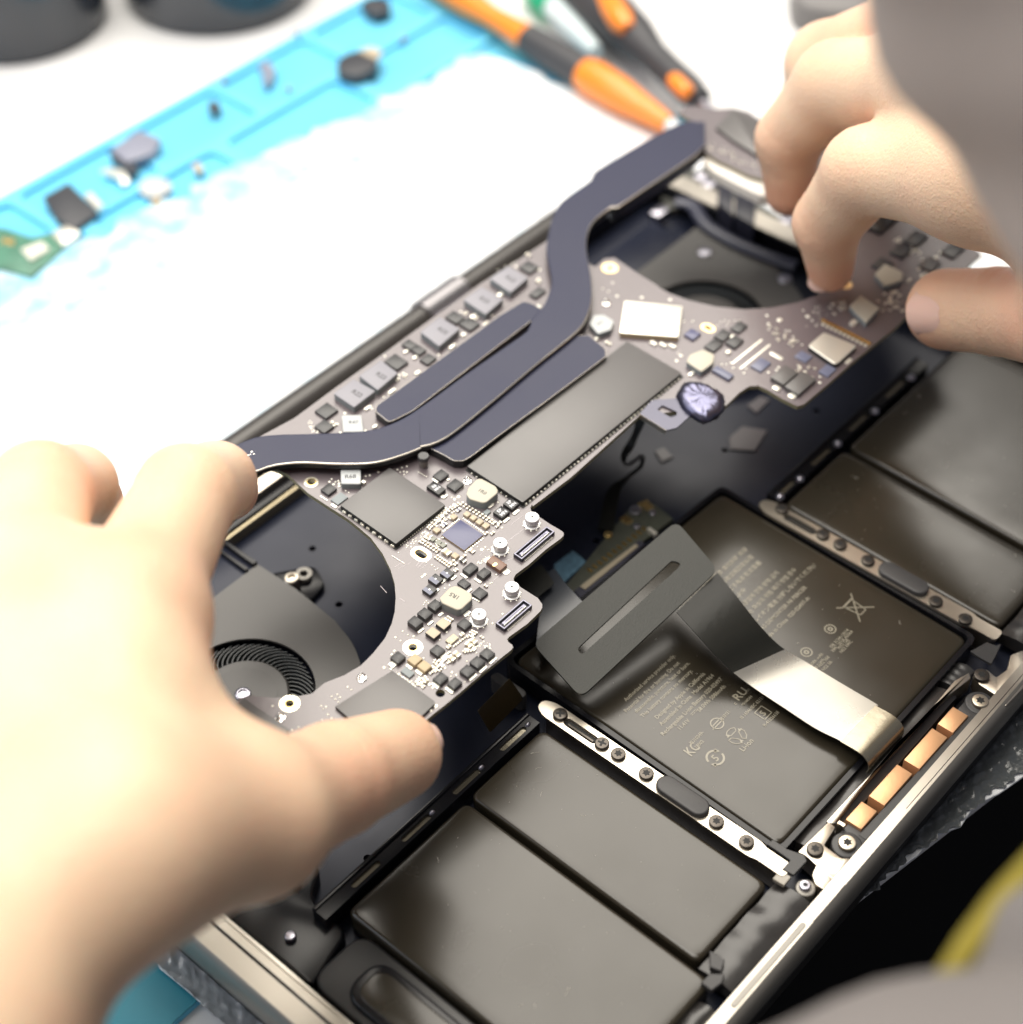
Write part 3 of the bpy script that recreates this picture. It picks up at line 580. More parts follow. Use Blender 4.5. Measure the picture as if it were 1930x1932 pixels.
# speakers
def speaker(x0, x1, y0, y1):
    e = MB().prism(rpoly(rect(x0-1, x1+1.5, y0-2, y1+8), 5, 5), -7.5, -3.2, .8, 3).build('speaker_frame', M['plastic'], lap)
    MB().prism(rpoly(rect(x0+1, x1-1, y0, y1), 5, 6), -3.4, -1.6, .8, 3).build('speaker_rim', M['frame_black'], e)
    MB().prism(rpoly(rect(x0+2.6, x1-2.6, y0+2, y1-2), 4, 6), -2.4, -1.35, .5, 3).build('speaker_cone', M['battery'], e)
speaker(109.2, 122.6, 112, 153.5)
mb = MB(); mb.prism(rpoly([(107.5, 160), (122.5, 164), (122.5, 176), (130, 180), (130, 192), (112, 196), (107.5, 190)], 3), -7.6, -4.2, .8, 3); mb.build('speaker_housing', M['frame_black'], lap)
for x, y, r_ in ((118, 184, 1.7), (123.5, 181, 1.1), (113, 172, 1.3), (127.5, 184.5, 1.0)): MB().cyl(x, y, r_, -5, -2.6, 18, .4).build('boss', M['steel'] if r_ > 1.2 else M['alu_side'], lap)
# fans
def fan(cx, cy, mir=1):
    e = bpy.data.objects.new('fan', None); COL.objects.link(e); e.parent = lap; e.location = (cx*MM, cy*MM, 0); e.scale = (mir, 1, 1)
    pts = [(-34, 29), (31.5, 29), (32, 15), (31, 0), (28, -10), (22, -19), (13, -26), (0, -29), (-14, -26), (-26, -17), (-34, 0)]
    sm = [tuple(p) for p in smooth_curve(pts[3:], 5)]; outl = rpoly(pts[:3], 0.01, 1)[:0]+[(-34, 29), (31.5, 29), (32, 15)]+sm
    MB().plate(outl, [circ2(0, 0, 17.6, 56)], -3.6, -3.0).build('fan_cover', M['fan'], e)
    w_ = ccw(outl); MB().ring_prism([[(x, y, -8) for x, y in w_], [(x, y, -3.6) for x, y in w_]], False, False).build('fan_wall', M['frame_black'], e)
    MB().cyl(0, 0, 17.4, -8, -7, 48).build('fan_well', M['recess'], e)
    mb = MB(); mb.ring_prism([circ(0, 0, 11.2, 48, -7), circ(0, 0, 11.2, 48, -3.9), circ(0, 0, 10.7, 48, -3.4), circ(0, 0, 9.0, 48, -3.3)], True, True)
    mb.ring_prism([circ(0, 0, 8.3, 48, -3.3), circ(0, 0, 8.3, 48, -3.18), circ(0, 0, 8.0, 48, -3.15)], False, True)
    mb.build('fan_hub', M['fan'], e)
    bl = MB()
    for i in range(58):
        a = 2*math.pi*i/58; p = []
        for t in np.linspace(0, 1, 6):
            rr = 11.3+5.6*t; aa = a-.30*t*t-.10*t; p.append((rr*math.cos(aa), rr*math.sin(aa)))
        L = [(x, y, -7.0) for x, y in p]; R_ = [(x, y, -4.2) for x, y in p]; bl.ribbon(L, R_, .22)
    bl.build('fan_blades', M['fan_blade'], e)
    mb = MB(); mb.ring_prism([circ(0, 0, r_, 24, z) for r_, z in ((2.0, -3.2), (2.0, -2.8), (1.7, -2.6), (1.2, -2.6), (1.1, -3.0))], True, True); mb.build('fan_rivet', M['steel'], e)
    MB().box(-28, 31, 29.2, 42, -8, -3.4, .4).build('fan_duct', M['floor_dark'], e)
    MB().box(30.2, 31.6, 29.2, 42.6, -5, -2.0, .3).build('duct_rib', M['frame_black'], e)
    MB().box(27.6, 28.6, 29.2, 42.6, -5, -2.2, .3).build('duct_rib', M['frame_black'], e)
    MB().prism(rpoly([(31.9, 24), (33, 12), (40, 13), (43, 20), (33.5, 27)], 2), -8.2, -6.6, .3, 2).build('fan_ear', M['frame_black'], e)
    return e
M['fan'] = mat('fan_cover', (.07, .066, .062), .36, bump=.03, bscale=900, rvar=.04, vscale=20); M['fan_blade'] = mat('fan_blade', (.05, .055, .058), .3)
fan(151.2, 229.1); fan(338, 231, -1)
for x, y in ((189.4, 247.0), (300.5, 247)):
    mb = MB(); mb.ring_prism([circ(0, 0, r_, 24, z) for r_, z in ((2.0, -6), (2.0, -2.9), (1.7, -2.6), (1.0, -2.5), (.8, -3.2))]); mb.build('standoff', M['rail'], lap, loc=(x-4.3, y+.8, 0))
    mb = MB(); mb.plate(circ2(0, 0, 2.2), [circ2(0, 0, 1.1)], -6.2, -5.0); mb.build('screw_ear', M['alu_side'], lap, loc=(x, y+1.2, 0))
for k, x, y in (('f', 955, 1490), ('f', 345, 1290)):
    gx, gy = G(k, x, y, -3); MB().cyl(gx, gy, 2.2, -6, -2.4, 20, .5).build('standoff', M['steel'], lap)
# port boards and cables at the far corner beneath the lifted board
PB = [mat('port_pcb', (.07, .07, .06), .5, var=.4, vscale=200), M['conn']]
MB().prism(GL('f', [(0, 830), (220, 640), (420, 700), (900, 1000), (1080, 1130), (900, 1180), (650, 1150), (350, 900), (60, 960)], -5), -8, -5).build('port_board', PB[0], lap)
for q, z in (([(450, 760), (560, 800), (560, 1000), (440, 900)], 2), ([(580, 830), (740, 900), (720, 1080), (570, 990)], 2)):
    MB().prism(GL('f', q, z), -7, z, .4, 2).build('port_housing', M['conn'], lap)
for x, y in ((330, 700), (380, 760), (300, 810), (210, 860), (845, 1100), (0, 975), (960, 1045)):
    gx, gy = G('f', x, y, -3); MB().prism(rpoly(rect(gx-3, gx+3, gy-2, gy+2), 1), -6, -2.5, .4, 2).build('metal_clip', M['steel'] if x != 845 else M['gold'], lap)
mb = MB(); mb.tube([tuple(p) for p in smooth_curve([(*G('f', x, y, -2), -2) for x, y in ((120, 900), (250, 930), (340, 1060), (470, 1150), (640, 1240), (860, 1330), (1040, 1390))], 5)], 2.4, 14, .5); mb.build('antenna_cable', mat('blue_black', (.035, .038, .065), .34), lap)
# small trackpad connector board, sticker and marks in the middle bay
def base_q(nm, m, k, pts, z0, z1, label=None): return MB().prism(GL(k, pts, z1), z0, z1, .12, 1).build(nm, m, lap, label=label)
base_q('connector_board', mat('conn_pcb', (.06, .065, .05), .45, var=.3, vscale=300), 'o', [(165, 1620), (520, 1190), (640, 1180), (740, 1260), (330, 1560), (240, 1700)], -8.2, -6.4)
base_q('board_connector', M['conn'], 'o', [(215, 1640), (560, 1370), (590, 1390), (265, 1690)], -6.4, -4.6)
base_q('connector_insert', mat('tan_insert', (.30, .26, .19), .35), 'o', [(245, 1615), (540, 1390), (556, 1402), (275, 1632)], -4.6, -4.3)
for x, y, s, m in ((540, 1215, 26, 'steel'), (630, 1228, 16, 'steel'), (548, 1300, 15, 'steel'), (395, 1345, 18, 'gold')):
    gx, gy = G('o', x, y, -6); MB().cyl(gx, gy, s/16, -7, -5.6, 16, .3).build('solder_stud', M[m], lap)
for q in ([(550, 1180), (600, 1155), (640, 1200), (600, 1215)], [(450, 1260), (490, 1235), (530, 1265), (500, 1290)]): base_q('gold_pad', M['gold'], 'o', q, -6.4, -6.2)
base_q('white_clip', M['silver_part'], 'o', [(600, 1310), (615, 1300), (660, 1335), (645, 1345)], -6.4, -5)
stk = mat('blue_sticker', (.13, .25, .34), .4, var=.6, vscale=700)
base_q('blue_sticker', stk, 'o', [(110, 1500), (210, 1425), (280, 1485), (200, 1560), (150, 1610), (110, 1580)], -8.2, -8.0)
for i in range(12):
    gx, gy = G('o', 300+26*i, 1530-20*i, -6); MB().box(gx-.35, gx+.35, gy-.8, gy+.8, -6.4, -5.9).build('contact_pin', M['gold'], lap)
for q in ([(1035, 830), (1105, 770), (1240, 790), (1170, 900), (1040, 890)], [(1130, 660), (1200, 610), (1250, 630), (1180, 700)], [(640, 900), (690, 880), (740, 930), (680, 960)]):
    M.setdefault('patch', mat('dull_patch', (.10, .09, .10), .35))
    base_q('metal_patch', M['patch'], 'o', q, -8.2, -7.6)
# S-shaped thin black flex from the board edge down to the connector board
pth = [((600, 640), 24), ((560, 760), 18), ((520, 860), 12), ((480, 925), 9), ((490, 975), 6), ((540, 950), 4), ((575, 925), 2), ((570, 980), 0), ((500, 1040), -2), ((430, 1110), -4), ((400, 1220), -5.5), ((385, 1320), -6)]
cen = smooth_curve([(*G('o', *p, z), z) for p, z in pth], 5); L = []; R_ = []
wd = np.interp(np.arange(len(cen)), [0, 12, 18, 40, 46, len(cen)-1], [3.0, 2.6, 1.2, 1.2, 3.6, 4.2])
for i, p in enumerate(cen):
    t = cen[min(i+1, len(cen)-1)]-cen[max(i-1, 0)]; q = np.cross(t, [0, 0, 1]); q /= np.linalg.norm(q)+1e-9; L.append(p+q*wd[i]/2); R_.append(p-q*wd[i]/2)
strip3(L, R_, M['flex'], 'display_flex', .25)
# brown flex tab and transparent film below the board edge
def tilt_plate(k, pz, th, rr, nm, m, holes=None, parent=lap):
    P3 = [np.array([*G(k, x, y, z), z]) for (x, y), z in pz[:3]]; nn = np.cross(P3[1]-P3[0], P3[2]-P3[0]); nn /= np.linalg.norm(nn)
    if nn[2] < 0: nn = -nn
    o_ = P3[0]; ax = (P3[1]-P3[0]); ax /= np.linalg.norm(ax); ay = np.cross(nn, ax)
    def hit(x, y):
        rr_ = R3 @ ray(k, x, y); c = np.array([0, 0, CH]); t = ((o_-c)@nn)/(rr_@nn); q = c+rr_*t-o_; return (q@ax, q@ay)
    out = rpoly([hit(x, y) for (x, y), z in pz], rr, 5); mb = MB(); mb.plate(out, [rpoly([hit(x, y) for x, y in h], .9, 5) for h in (holes or [])], -th, 0)
    mb.v = [tuple(o_+ax*a+ay*b+nn*c) for a, b, c in mb.v]
    return mb.build(nm, m, parent), hit, o_, ax, ay, nn
tilt_plate('p', [((975, 1070), 5), ((1115, 1315), -3), ((1500, 930), -3), ((1340, 700), 6)], .25, .3, 'brown_flex_tab', M['flexbrown'])
tilt_plate('g', [((1590, 1310), 7), ((1440, 1180), 7), ((1690, 1010), 7), ((1760, 1110), 7), ((1925, 1290), 7), ((1560, 1560), 7)], .15, .6, 'clear_film', mat('smoky_film', (.035, .040, .050), .22))
tilt_plate('g', [((1400, 1090), 9), ((1560, 1225), 9), ((1690, 1115), 9), ((1600, 985), 9)], .2, .3, 'film_tab', M['flex'])
# stiffener plate with slot + ribbon cable folding over the battery front
pl, hit, o_, ax, ay, nn = tilt_plate('m', [((145, 880), 10), ((400, 1165), 7), ((1125, 490), 13), ((905, 232), 16)], .7, 2.6, 'ribbon_stiffener', M['plate'], holes=[[(382, 905), (880, 440), (930, 455), (915, 480), (410, 935), (392, 928)]])
def P3d(k, x, y, z): return np.array([*G(k, x, y, z), z])
Lp = [P3d('m', 1122, 505, 11.5), P3d('m', 1230, 640, 10.5), P3d('m', 1340, 780, 8), P3d('m', 1455, 895, 4.5), P3d('m', 1600, 985, 2.6), P3d('m', 1790, 1100, 1.8), P3d('m', 1960, 1200, 1.6), P3d('j', 1010, 1080, 1.8), P3d('j', 1100, 1130, 2.2)]
Rp = [P3d('m', 905, 715, 11.0), P3d('m', 1010, 830, 9.8), P3d('m', 1100, 930, 7.5), P3d('m', 1190, 1020, 4.4), P3d('m', 1300, 1105, 2.6), P3d('m', 1480, 1225, 1.8), P3d('m', 1640, 1330, 1.6), P3d('j', 790, 1300, 1.8), P3d('j', 880, 1360, 2.2)]
Lc = smooth_curve(Lp, 6); Rc = smooth_curve(Rp, 6)
strip3(Lc[:20], Rc[:20], M['flex'], 'trackpad_ribbon', .22)
strip3(Lc[19:], Rc[19:], M['ribbon_shine'], 'ribbon_lit_end', .24)  # lamp reflection on the ribbon's flat end, put into a brighter material
# shielded fold at the end
La = P3d('j', 1005, 1078, 2.05); Ra = P3d('j', 785, 1302, 2.05); f1 = (P3d('j', 1120, 1145, 2.5)-La); f1[2] = 0; f1 /= np.linalg.norm(f1)
prof = [(0, 0), (2, .25), (4.2, .5), (6.2, .35), (7.6, -.6), (8.3, -2.2), (8.2, -3.9), (7.2, -5.2), (5.5, -5.6)]
strip3(smooth_curve([La+f1*a+np.array([0, 0, b]) for a, b in prof], 4), smooth_curve([Ra+f1*a+np.array([0, 0, b]) for a, b in prof], 4), M['flex_metal'], 'ribbon_fold', .3)
# ================================================================== THE LOGIC BOARD (held above the case, slightly tilted)
TILT = .045
BO = np.array([*G('1', 900, 1000, 30.0), 30.0]); BX = np.array([1., 0, 0]); BY = np.array([0, math.cos(TILT), math.sin(TILT)]); BZ = np.array([0, -math.sin(TILT), math.cos(TILT)])
board = empty('logic_board', 'grey violet logic board with a black heat pipe, held up between both hands', 'circuit board', tuple(BO), rot=(TILT, 0, 0))
def B(k, x, y, h=0.):
    rr = R3 @ ray(k, x, y); c = np.array([0, 0, CH]); t = ((BO+BZ*h-c)@BZ)/(rr@BZ); q = c+rr*t-BO; return (float(q@BX), float(q@BY))
def BL(k, pts, h=0.): return [B(k, x, y, h) for x, y in pts]
TH = 1.2
outl = (BL('l', [(640, 400), (780, 455), (830, 500), (960, 620), (1100, 712), (1300, 840), (1400, 920), (1500, 1005), (1600, 1140), (1670, 1280), (1705, 1400), (1714, 1520), (1705, 1640), (1680, 1740), (1630, 1850)])
        + BL('g', [(520, 1500), (440, 1600), (360, 1680), (250, 1745), (110, 1800)])
        + BL('t', [(1650, 1590), (1540, 1610), (1440, 1612), (1330, 1600)]) + BL('1', [(452, 1318), (428, 1345), (452, 1400), (540, 1432), (640, 1440), (740, 1412)])
        + BL('c', [(640, 1575), (740, 1500), (950, 1325), (1180, 1125), (1420, 930), (1515, 855), (1538, 825), (1528, 795), (1482, 762), (1470, 730), (1490, 705), (1700, 555), (1850, 410), (1872, 370), (1872, 330), (1850, 300)])
        + BL('b', [(1500, 1385), (1380, 1310), (1270, 1240), (1228, 1200), (1222, 1160), (1245, 1115), (1400, 1000), (1590, 830), (1760, 705), (1795, 670), (1795, 640), (1770, 615), (1640, 540), (1500, 445), (1428, 395), (1414, 355), (1430, 318)])
        + BL('o', [(0, 1192), (200, 1040), (400, 860), (560, 715), (780, 690), (900, 720), (1020, 660), (1090, 592), (1140, 560), (1190, 556), (1240, 580), (1320, 628), (1395, 665), (1430, 655), (1560, 545), (1690, 430), (1850, 300), (1930, 235)])
        + BL('1', [(1712, 594), (1760, 560), (1800, 525), (1850, 480), (1836, 468), (1842, 460), (1826, 448), (1832, 441), (1806, 428), (1796, 434), (1775, 421), (1770, 360), (1720, 270), (1640, 215), (1540, 190), (1470, 205)])
        + BL('f', [(760, 272), (680, 215), (560, 185), (430, 195), (300, 170), (190, 170), (150, 230), (330, 330), (340, 520), (450, 590), (560, 640), (680, 700), (830, 740), (980, 800), (1080, 1000), (1160, 1250), (1220, 1480), (1215, 1610), (1050, 1670), (840, 1712), (640, 1722), (430, 1700), (230, 1655), (90, 1605), (0, 1560)])
        + BL('e', [(480, 235), (340, 150), (230, 75), (170, 35), (100, 45), (40, 100), (-40, 60)])
        + BL('q', [(1400, 700), (1330, 640)]) + BL('d', [(1925, 20), (1700, 170), (1420, 345), (1100, 575), (700, 865), (300, 1150), (0, 1372)]) + BL('l', [(500, 160), (330, 230)]) + BL('1', [(430, 862), (415, 905), (450, 912)]) + BL('l', [(520, 465), (590, 420)]))
outl = [p for i, p in enumerate(outl) if i == 0 or math.dist(p, outl[i-1]) > .25]
def oval(c, rx, ry, n=22): return [(c[0]+rx*math.cos(2*math.pi*i/n), c[1]+ry*math.sin(2*math.pi*i/n)) for i in range(n)]
ringspec = [('l', 988, 527, 1.75, 1.0, 'ring'), ('t', 1533, 1643, 2.3, 1.0, 'ring'), ('c', 390, 825, 2.3, 1.05, 'white'), ('e', 140, 108, 2.35, .6, 'goldr'), ('e', 1757, 222, 2.0, .55, 'goldr')]
holes = [oval(B(k, x, y), b, b) for k, x, y, a, b, m in ringspec]
s0 = B('a', 1127, 1205); holes.append(slotv(s0[0], s0[1]-1.7, s0[1]+1.7, 1.0))
s1 = B('e', 815, 520); holes.append(slotv(s1[0], s1[1]-1.2, s1[1]+1.2, .65))
holes.append(oval(B('c', 705, 1350), 1.05, 1.05))
mb = MB(); mb.plate(outl, holes, -TH, 0)
for i, f in enumerate(mb.f):
    if len(f) == 4: mb.mi[i] = 1
pcb = mb.build('circuit_board', [M['pcb'], M['pcb_edge']], board, ang=30)
# mounting rings
M['ringw'] = mat('ring_white', (.95, .93, .85), .3, metal=.3); M['goldr'] = mat('ring_gold', (.92, .72, .38), .28, metal=.75)
for (k, x, y, a, b, m), h in zip(ringspec, holes):
    mb = MB(); mb.plate(oval(B(k, x, y), a, a, 30), [oval(B(k, x, y), b*.98, b*.98, 22)], -TH-.02, .05)
    mb.m = 1; c = B(k, x, y); mb.plate(oval(c, b+.22, b+.22), [oval(c, b*.96, b*.96)], .04, .08); mb.build('mounting_ring', [M['ringw' if m == 'white' else 'goldr' if m == 'goldr' else 'ring'], M['gold']], board)
for s_, r1, r2, l_, m in ((s0, 2.0, 1.0, 1.7, 'ringw'), (s1, 1.55, .65, 1.2, 'goldr')):
    mb = MB(); mb.plate(slotv(s_[0], s_[1]-l_-(r1-r2), s_[1]+l_+(r1-r2), r1, 12), [slotv(s_[0], s_[1]-l_+.02, s_[1]+l_-.02, r2*.98)], -TH-.02, .05)
    mb.m = 1; mb.plate(slotv(s_[0], s_[1]-l_-.22, s_[1]+l_+.22, r2+.2, 12), [slotv(s_[0], s_[1]-l_+.03, s_[1]+l_-.03, r2*.97)], .04, .08); mb.build('mounting_ring', [M[m], M['gold']], board)
# ---- component builders (all sizes in mm, read at the height of each part's top face)
def quad(k, L, Bt, R, h, grow=0.):
    l, b, r_ = B(k, *L, h), B(k, *Bt, h), B(k, *R, h); cx, cy = (l[0]+r_[0])/2, (l[1]+r_[1])/2
    w = max(.3, r_[0]-b[0])/2+grow; d = max(.3, l[1]-b[1])/2+grow
    return (cx-w, cx+w, cy-d, cy+d)
def part(nm, k, L, Bt, R, h, m, bev=.06, rnd=0., base=0., side=None, label=None):
    x0, x1, y0, y1 = quad(k, L, Bt, R, h); mb = MB()
    p = rect(x0, x1, y0, y1); p = rpoly(p, rnd, 3) if rnd else p
    if side is not None:
        mb.m = 1; mb.prism(p, base, h-.04); mb.m = 0; mb.prism(inset(ccw(p), .01), h-.045, h, bev, 2)
        return mb.build(nm, [m, side], board, label=label), (x0, x1, y0, y1)
    mb.prism(p, base, h, bev, 2); return mb.build(nm, m, board, label=label), (x0, x1, y0, y1)
def poly_part(nm, k, pts, h, m, bev=.1, rnd=.2, base=0., side=None, seg=3, label=None):
    p = ccw(rpoly(BL(k, pts, h), rnd, 3)); mb = MB()
    if side is not None: mb.m = 1; mb.prism(p, base, h-bev); mb.m = 0; mb.prism(inset(p, .01), h-bev-.01, h, bev*.98, seg); return mb.build(nm, [m, side], board, label=label)
    mb.prism(p, base, h, bev, seg); return mb.build(nm, m, board, label=label)
def lead(k, x, y, w, d, h=.18, m='solder_w'):
    c = B(k, x, y, h); MBL.prism(rpoly(rect(c[0]-w/2, c[0]+w/2, c[1]-d/2, c[1]+d/2), min(w, d)*.35, 3), 0, h, .06, 2)
MBL = MB()
def mark(s, k, x, y, h, size, ang=0., m='mark', parent=board, align='CENTER'):
    c = B(k, x, y, h); mb = MB(); text_mb(mb, s, c[0], c[1], h+.015, size, ang, align=align); return mb.build('marking', M[m], parent, smooth=False)
# heat spreader bars and heat pipe
HB = 2.6
M['hs_side'] = mat('heatsink_side', (.014, .014, .015), .35)
def slab(nm, pts, h0, h1, rim=True, side='hs_side'):
    p = ccw(pts); mb = MB(); mb.m = 1; mb.prism(p, h0, h1-.12); mb.m = 2; mb.prism(inset(p, .02), h1-.13, h1-.02, .06, 1); mb.m = 0; mb.prism(inset(p, .14), h1-.05, h1, .02, 1)
    return mb.build(nm, [M['pipe'], M[side], M['pipe_edge']], board)
bar1 = rpoly(BL('d', [(614, 1320), (622, 1275), (680, 1235), (1560, 590), (1740, 480), (1800, 488), (1885, 535), (1900, 560), (1860, 590), (900, 1320), (740, 1398), (715, 1400)], HB), .8, 3)
slab('heat_spreader', bar1, .5, HB)
bar2 = rpoly(BL('d', [(1028, 1598), (1150, 1660), (1215, 1700), (1290, 1700), (1350, 1665)], HB)+BL('d', [(1551, 1513)], HB)+BL('q', [(1280, 1660), (1575, 1440), (1570, 1400), (1480, 1325), (1350, 1340)], HB), .6, 3)
slab('heat_spreader', bar2, .4, HB)
HP = 3.9
up = BL('1', [(395, 852)], HP)+BL('l', [(330, 205), (500, 137), (700, 113), (900, 108)], HP)+BL('d', [(350, 1480), (520, 1468), (660, 1440), (820, 1375), (1000, 1260), (1300, 1040), (1600, 830), (1780, 700)], HP)+BL('q', [(1180, 1240), (1235, 1180), (1270, 1110), (1285, 1040), (1270, 960), (1257, 870), (1270, 780), (1290, 700), (1320, 640), (1375, 590), (1500, 500)], HP)+BL('r', [(1000, 980), (1260, 822), (1400, 745), (1500, 700)], HP)+BL('r', [(1560, 690)], HP)
dn = BL('1', [(392, 905)], HP)+BL('l', [(500, 440), (580, 412), (680, 384), (900, 362), (1200, 374), (1500, 368), (1700, 322), (1930, 238)], HP)+BL('q', [(570, 1925), (660, 1905), (760, 1850), (950, 1700), (1200, 1490), (1420, 1312), (1475, 1230), (1500, 1140), (1495, 1020), (1472, 900), (1470, 820), (1485, 760), (1520, 715), (1600, 655)], HP)+BL('r', [(1120, 1195), (1300, 1075), (1560, 900), (1628, 835)], HP)
def resamp(p, n):
    p = np.array(smooth_curve(p, 4)); d = np.r_[0, np.cumsum(np.linalg.norm(np.diff(p, axis=0), axis=1))]; t = np.linspace(0, d[-1], n); return [(float(np.interp(q, d, p[:, 0])), float(np.interp(q, d, p[:, 1]))) for q in t]
ru, rd = resamp(up, 90), resamp(dn, 90)
mb = MB(); rings = []; 
for a, b in zip(ru, rd):
    a, b = np.array(a), np.array(b); n_ = (b-a)/np.linalg.norm(b-a); lo = 1.9
    prof = [(0., lo+.3), (.12, lo), (-.12, lo), (0., lo+.3)]
    rings.append([(*(a-n_*0.0), lo+.5), (*(a+n_*.0), HP-.45), (*(a+n_*.18), HP-.12), (*(a+n_*.5), HP), (*(b-n_*.5), HP), (*(b-n_*.26), HP-.07), (*(b-n_*.08), HP-.3), (*b, HP-.6), (*b, lo+.5), (*(b-n_*.5), lo), (*(a+n_*.5), lo)])
mb.ring_prism(rings)
nr = 11
for i in range(len(mb.f)-2):
    j = i % nr
    if j in (4, 5): mb.mi[i] = 1
    elif j in (6, 7, 8, 9, 10, 0): mb.mi[i] = 2
mb.build('heat_pipe', [M['pipe'], M['pipe_edge'], M['hs_side']], board, ang=16)
poly_part('white_edge_strip', 'f', [(345, 520), (450, 560), (560, 620), (700, 700), (835, 730), (840, 860), (760, 850), (600, 770), (430, 680), (330, 610)], -1.3, mat('edge_white', (.72, .68, .62), .5), .2, .5, base=-4.5)  # white strip along the board's inner edge
# fin stacks under the pipe's far end and near end
fs = BL('r', [(1100, 1205), (1300, 1082), (1560, 905), (1626, 842), (1626, 700), (1560, 700), (1300, 880), (1000, 1090)], 1.9)
MB().prism(fs, -2.2, 1.85).build('fin_stack', M['pipe'], board)
for i in range(26):
    t = i/25; a = np.array(fs[0])*(1-t)+np.array(fs[3])*t; MB().box(a[0]-.12, a[0]+.12, a[1]-.35, a[1]+.8, -2.3, 1.7).build('fin', M['hs_side'], board)
mb = MB(); cc = B('l', 450, 300, HP)
for i in range(9): sx_, sy_ = cc[0]+random.uniform(-1.6, 1.4), cc[1]+random.uniform(-.9, .9); mb.box(sx_, sx_+random.uniform(.1, .5), sy_, sy_+random.uniform(.08, .2), HP-.02, HP+.01+.01*i)
mb.build('scuff_marks', M['solder'], board)
# ---- big lidded chips
o, q = part('processor_shield', 'a', (195, 640), (838, 1082), (1410, 640), 1.5, M['chip'], side=M['chipside'], rnd=.3, label='large square grey shield lid next to the round fan cutout')
mb = MB()                                                  # crimped edges of the shields with bright solder beads
def beads(x0, y0, x1, y1, n, m=None, s=.32, z=.35):
    for i in range(n):
        t = (i+.5)/n; x = x0+(x1-x0)*t; y = y0+(y1-y0)*t; mb.dome(x, y, s*random.uniform(.8, 1.25), s*random.uniform(.8, 1.25), .02, z*random.uniform(.8, 1.3), 8)
mb.m = 1; mb.prism(rpoly(rect(q[0]-.5, q[1]+.5, q[2]-.5, q[3]+.5), .3, 2), .005, .06); mb.m = 0
for i in range(9): beads(q[0]-.25, q[3]-1-i*(q[3]-q[2]-1.5)/8.5, q[0]-.05, q[3]-1.9-i*(q[3]-q[2]-1.5)/8.5, 2, s=.36, z=.55)
beads(q[0]+1, q[2]-.25, q[1]-1, q[2]-.25, 22, s=.16, z=.4); beads(q[1]+.3, q[2]+1, q[1]+.3, q[3]-1, 20, s=.14, z=.3)
sh = [(q[0]-.25, q[2]-.25)]
o2, q2 = part('memory_shield', 'g', (1095, 312), (1462, 556), (1930, 175), 1.3, M['chip'], side=M['chipside'], rnd=.3)
COL.objects.unlink(o2) if False else None
bpy.data.objects.remove(o2)
A_ = B('g', 1095, 312, 1.3); B_ = B('g', 1462, 556, 1.3); C_ = B('o', 790, 492, 1.3)
x0, x1, y0, y1 = (A_[0]+B_[0])/2, C_[0], (B_[1]+C_[1])/2, A_[1]+.2
mm = MB(); mm.m = 1; mm.prism(rpoly(rect(x0, x1, y0, y1), .4, 3), 0, 1.25); mm.m = 0; mm.prism(rpoly(rect(x0+.01, x1-.01, y0+.01, y1-.01), .4, 3), 1.24, 1.32, .05, 2)
mm.build('memory_shield', [M['chip'], M['chipside']], board, label='long grey shield lid beside the heat spreader bars')
mb.m = 1; mb.prism(rpoly(rect(x0-.5, x1+.5, y0-.65, y1+.3), .3, 2), .005, .06); mb.m = 0
for i in range(44): beads(x0+.6+i*(x1-x0-1)/44, y0-.33, x0+1.2+i*(x1-x0-1)/44, y0-.33, 1, s=.34, z=.5)
beads(x0-.3, y0+1, x0-.3, y1-1, 10, s=.25)
mb.build('shield_solder', [M['solder_w'], M['chipside']], board, ang=60)
poly_part('flash_chip', 'c', [(155, 1090), (640, 1440), (640, 1470), (90, 2000), (-500, 1500)], .9, M['chip'], .05, .1, side=M['chipside'], seg=2)
poly_part('flash_chip', 'v', [(1400, 62), (1655, 240), (1640, 300), (1500, 420), (1250, 200)], .9, M['chip'], .05, .1, side=M['chipside'], seg=2)
poly_part('wireless_module', 'e', [(240, 330), (640, 368), (612, 582), (206, 552)], 1.5, M['silver_part'], .12, .5, side=M['tan2'])
poly_part('sensor_module', 'e', [(1500, 640), (1610, 545), (1840, 640), (1705, 762), (1680, 765)], 1.6, M['silver_part'], .3, .8, side=M['chipside'])
poly_part('camera_chip', 'f', [(430, 330), (560, 190), (760, 280), (770, 560), (560, 430)], 1.0, M['chip'], .06, .2, side=M['chipside'])
# ---- power inductors
def ind(k, pts, h, m, txt=None, tpos=None, size=1.1, ang=0., rnd=.6, bev=.25, side='ind_side', label=None):
    o = poly_part('inductor', k, pts, h, M[m], bev, rnd, side=M[side], label=label)
    if txt: mark(txt, k, tpos[0], tpos[1], h, size, ang, 'mark', o)
    return o
def lang(k, p, q_, h): a, b = B(k, *p, h), B(k, *q_, h); return math.atan2(b[1]-a[1], b[0]-a[0])
ind('a', [(205, 232), (438, 232), (440, 400), (212, 398)], 1.8, 'ind_w', 'R68', (318, 335), 1.75, lang('a', (250, 315), (390, 310), 1.8), .5, label='white inductor marked R68')
lead('a', 470, 370, .9, 1.1, 1.0); lead('a', 190, 390, .8, .6); lead('a', 185, 425, .5, .5)
ind('b', [(680, 200), (700, 125), (800, 20), (850, 12), (1015, 100), (1046, 150), (1035, 185), (910, 288), (860, 292), (720, 250)], 2.4, 'ind_c', '1R0', (850, 180), 1.45, lang('b', (800, 120), (910, 185), 2.4), .5, label='cream rounded inductor marked 1R0')
lead('b', 960, 320, 1.9, .9, .3)
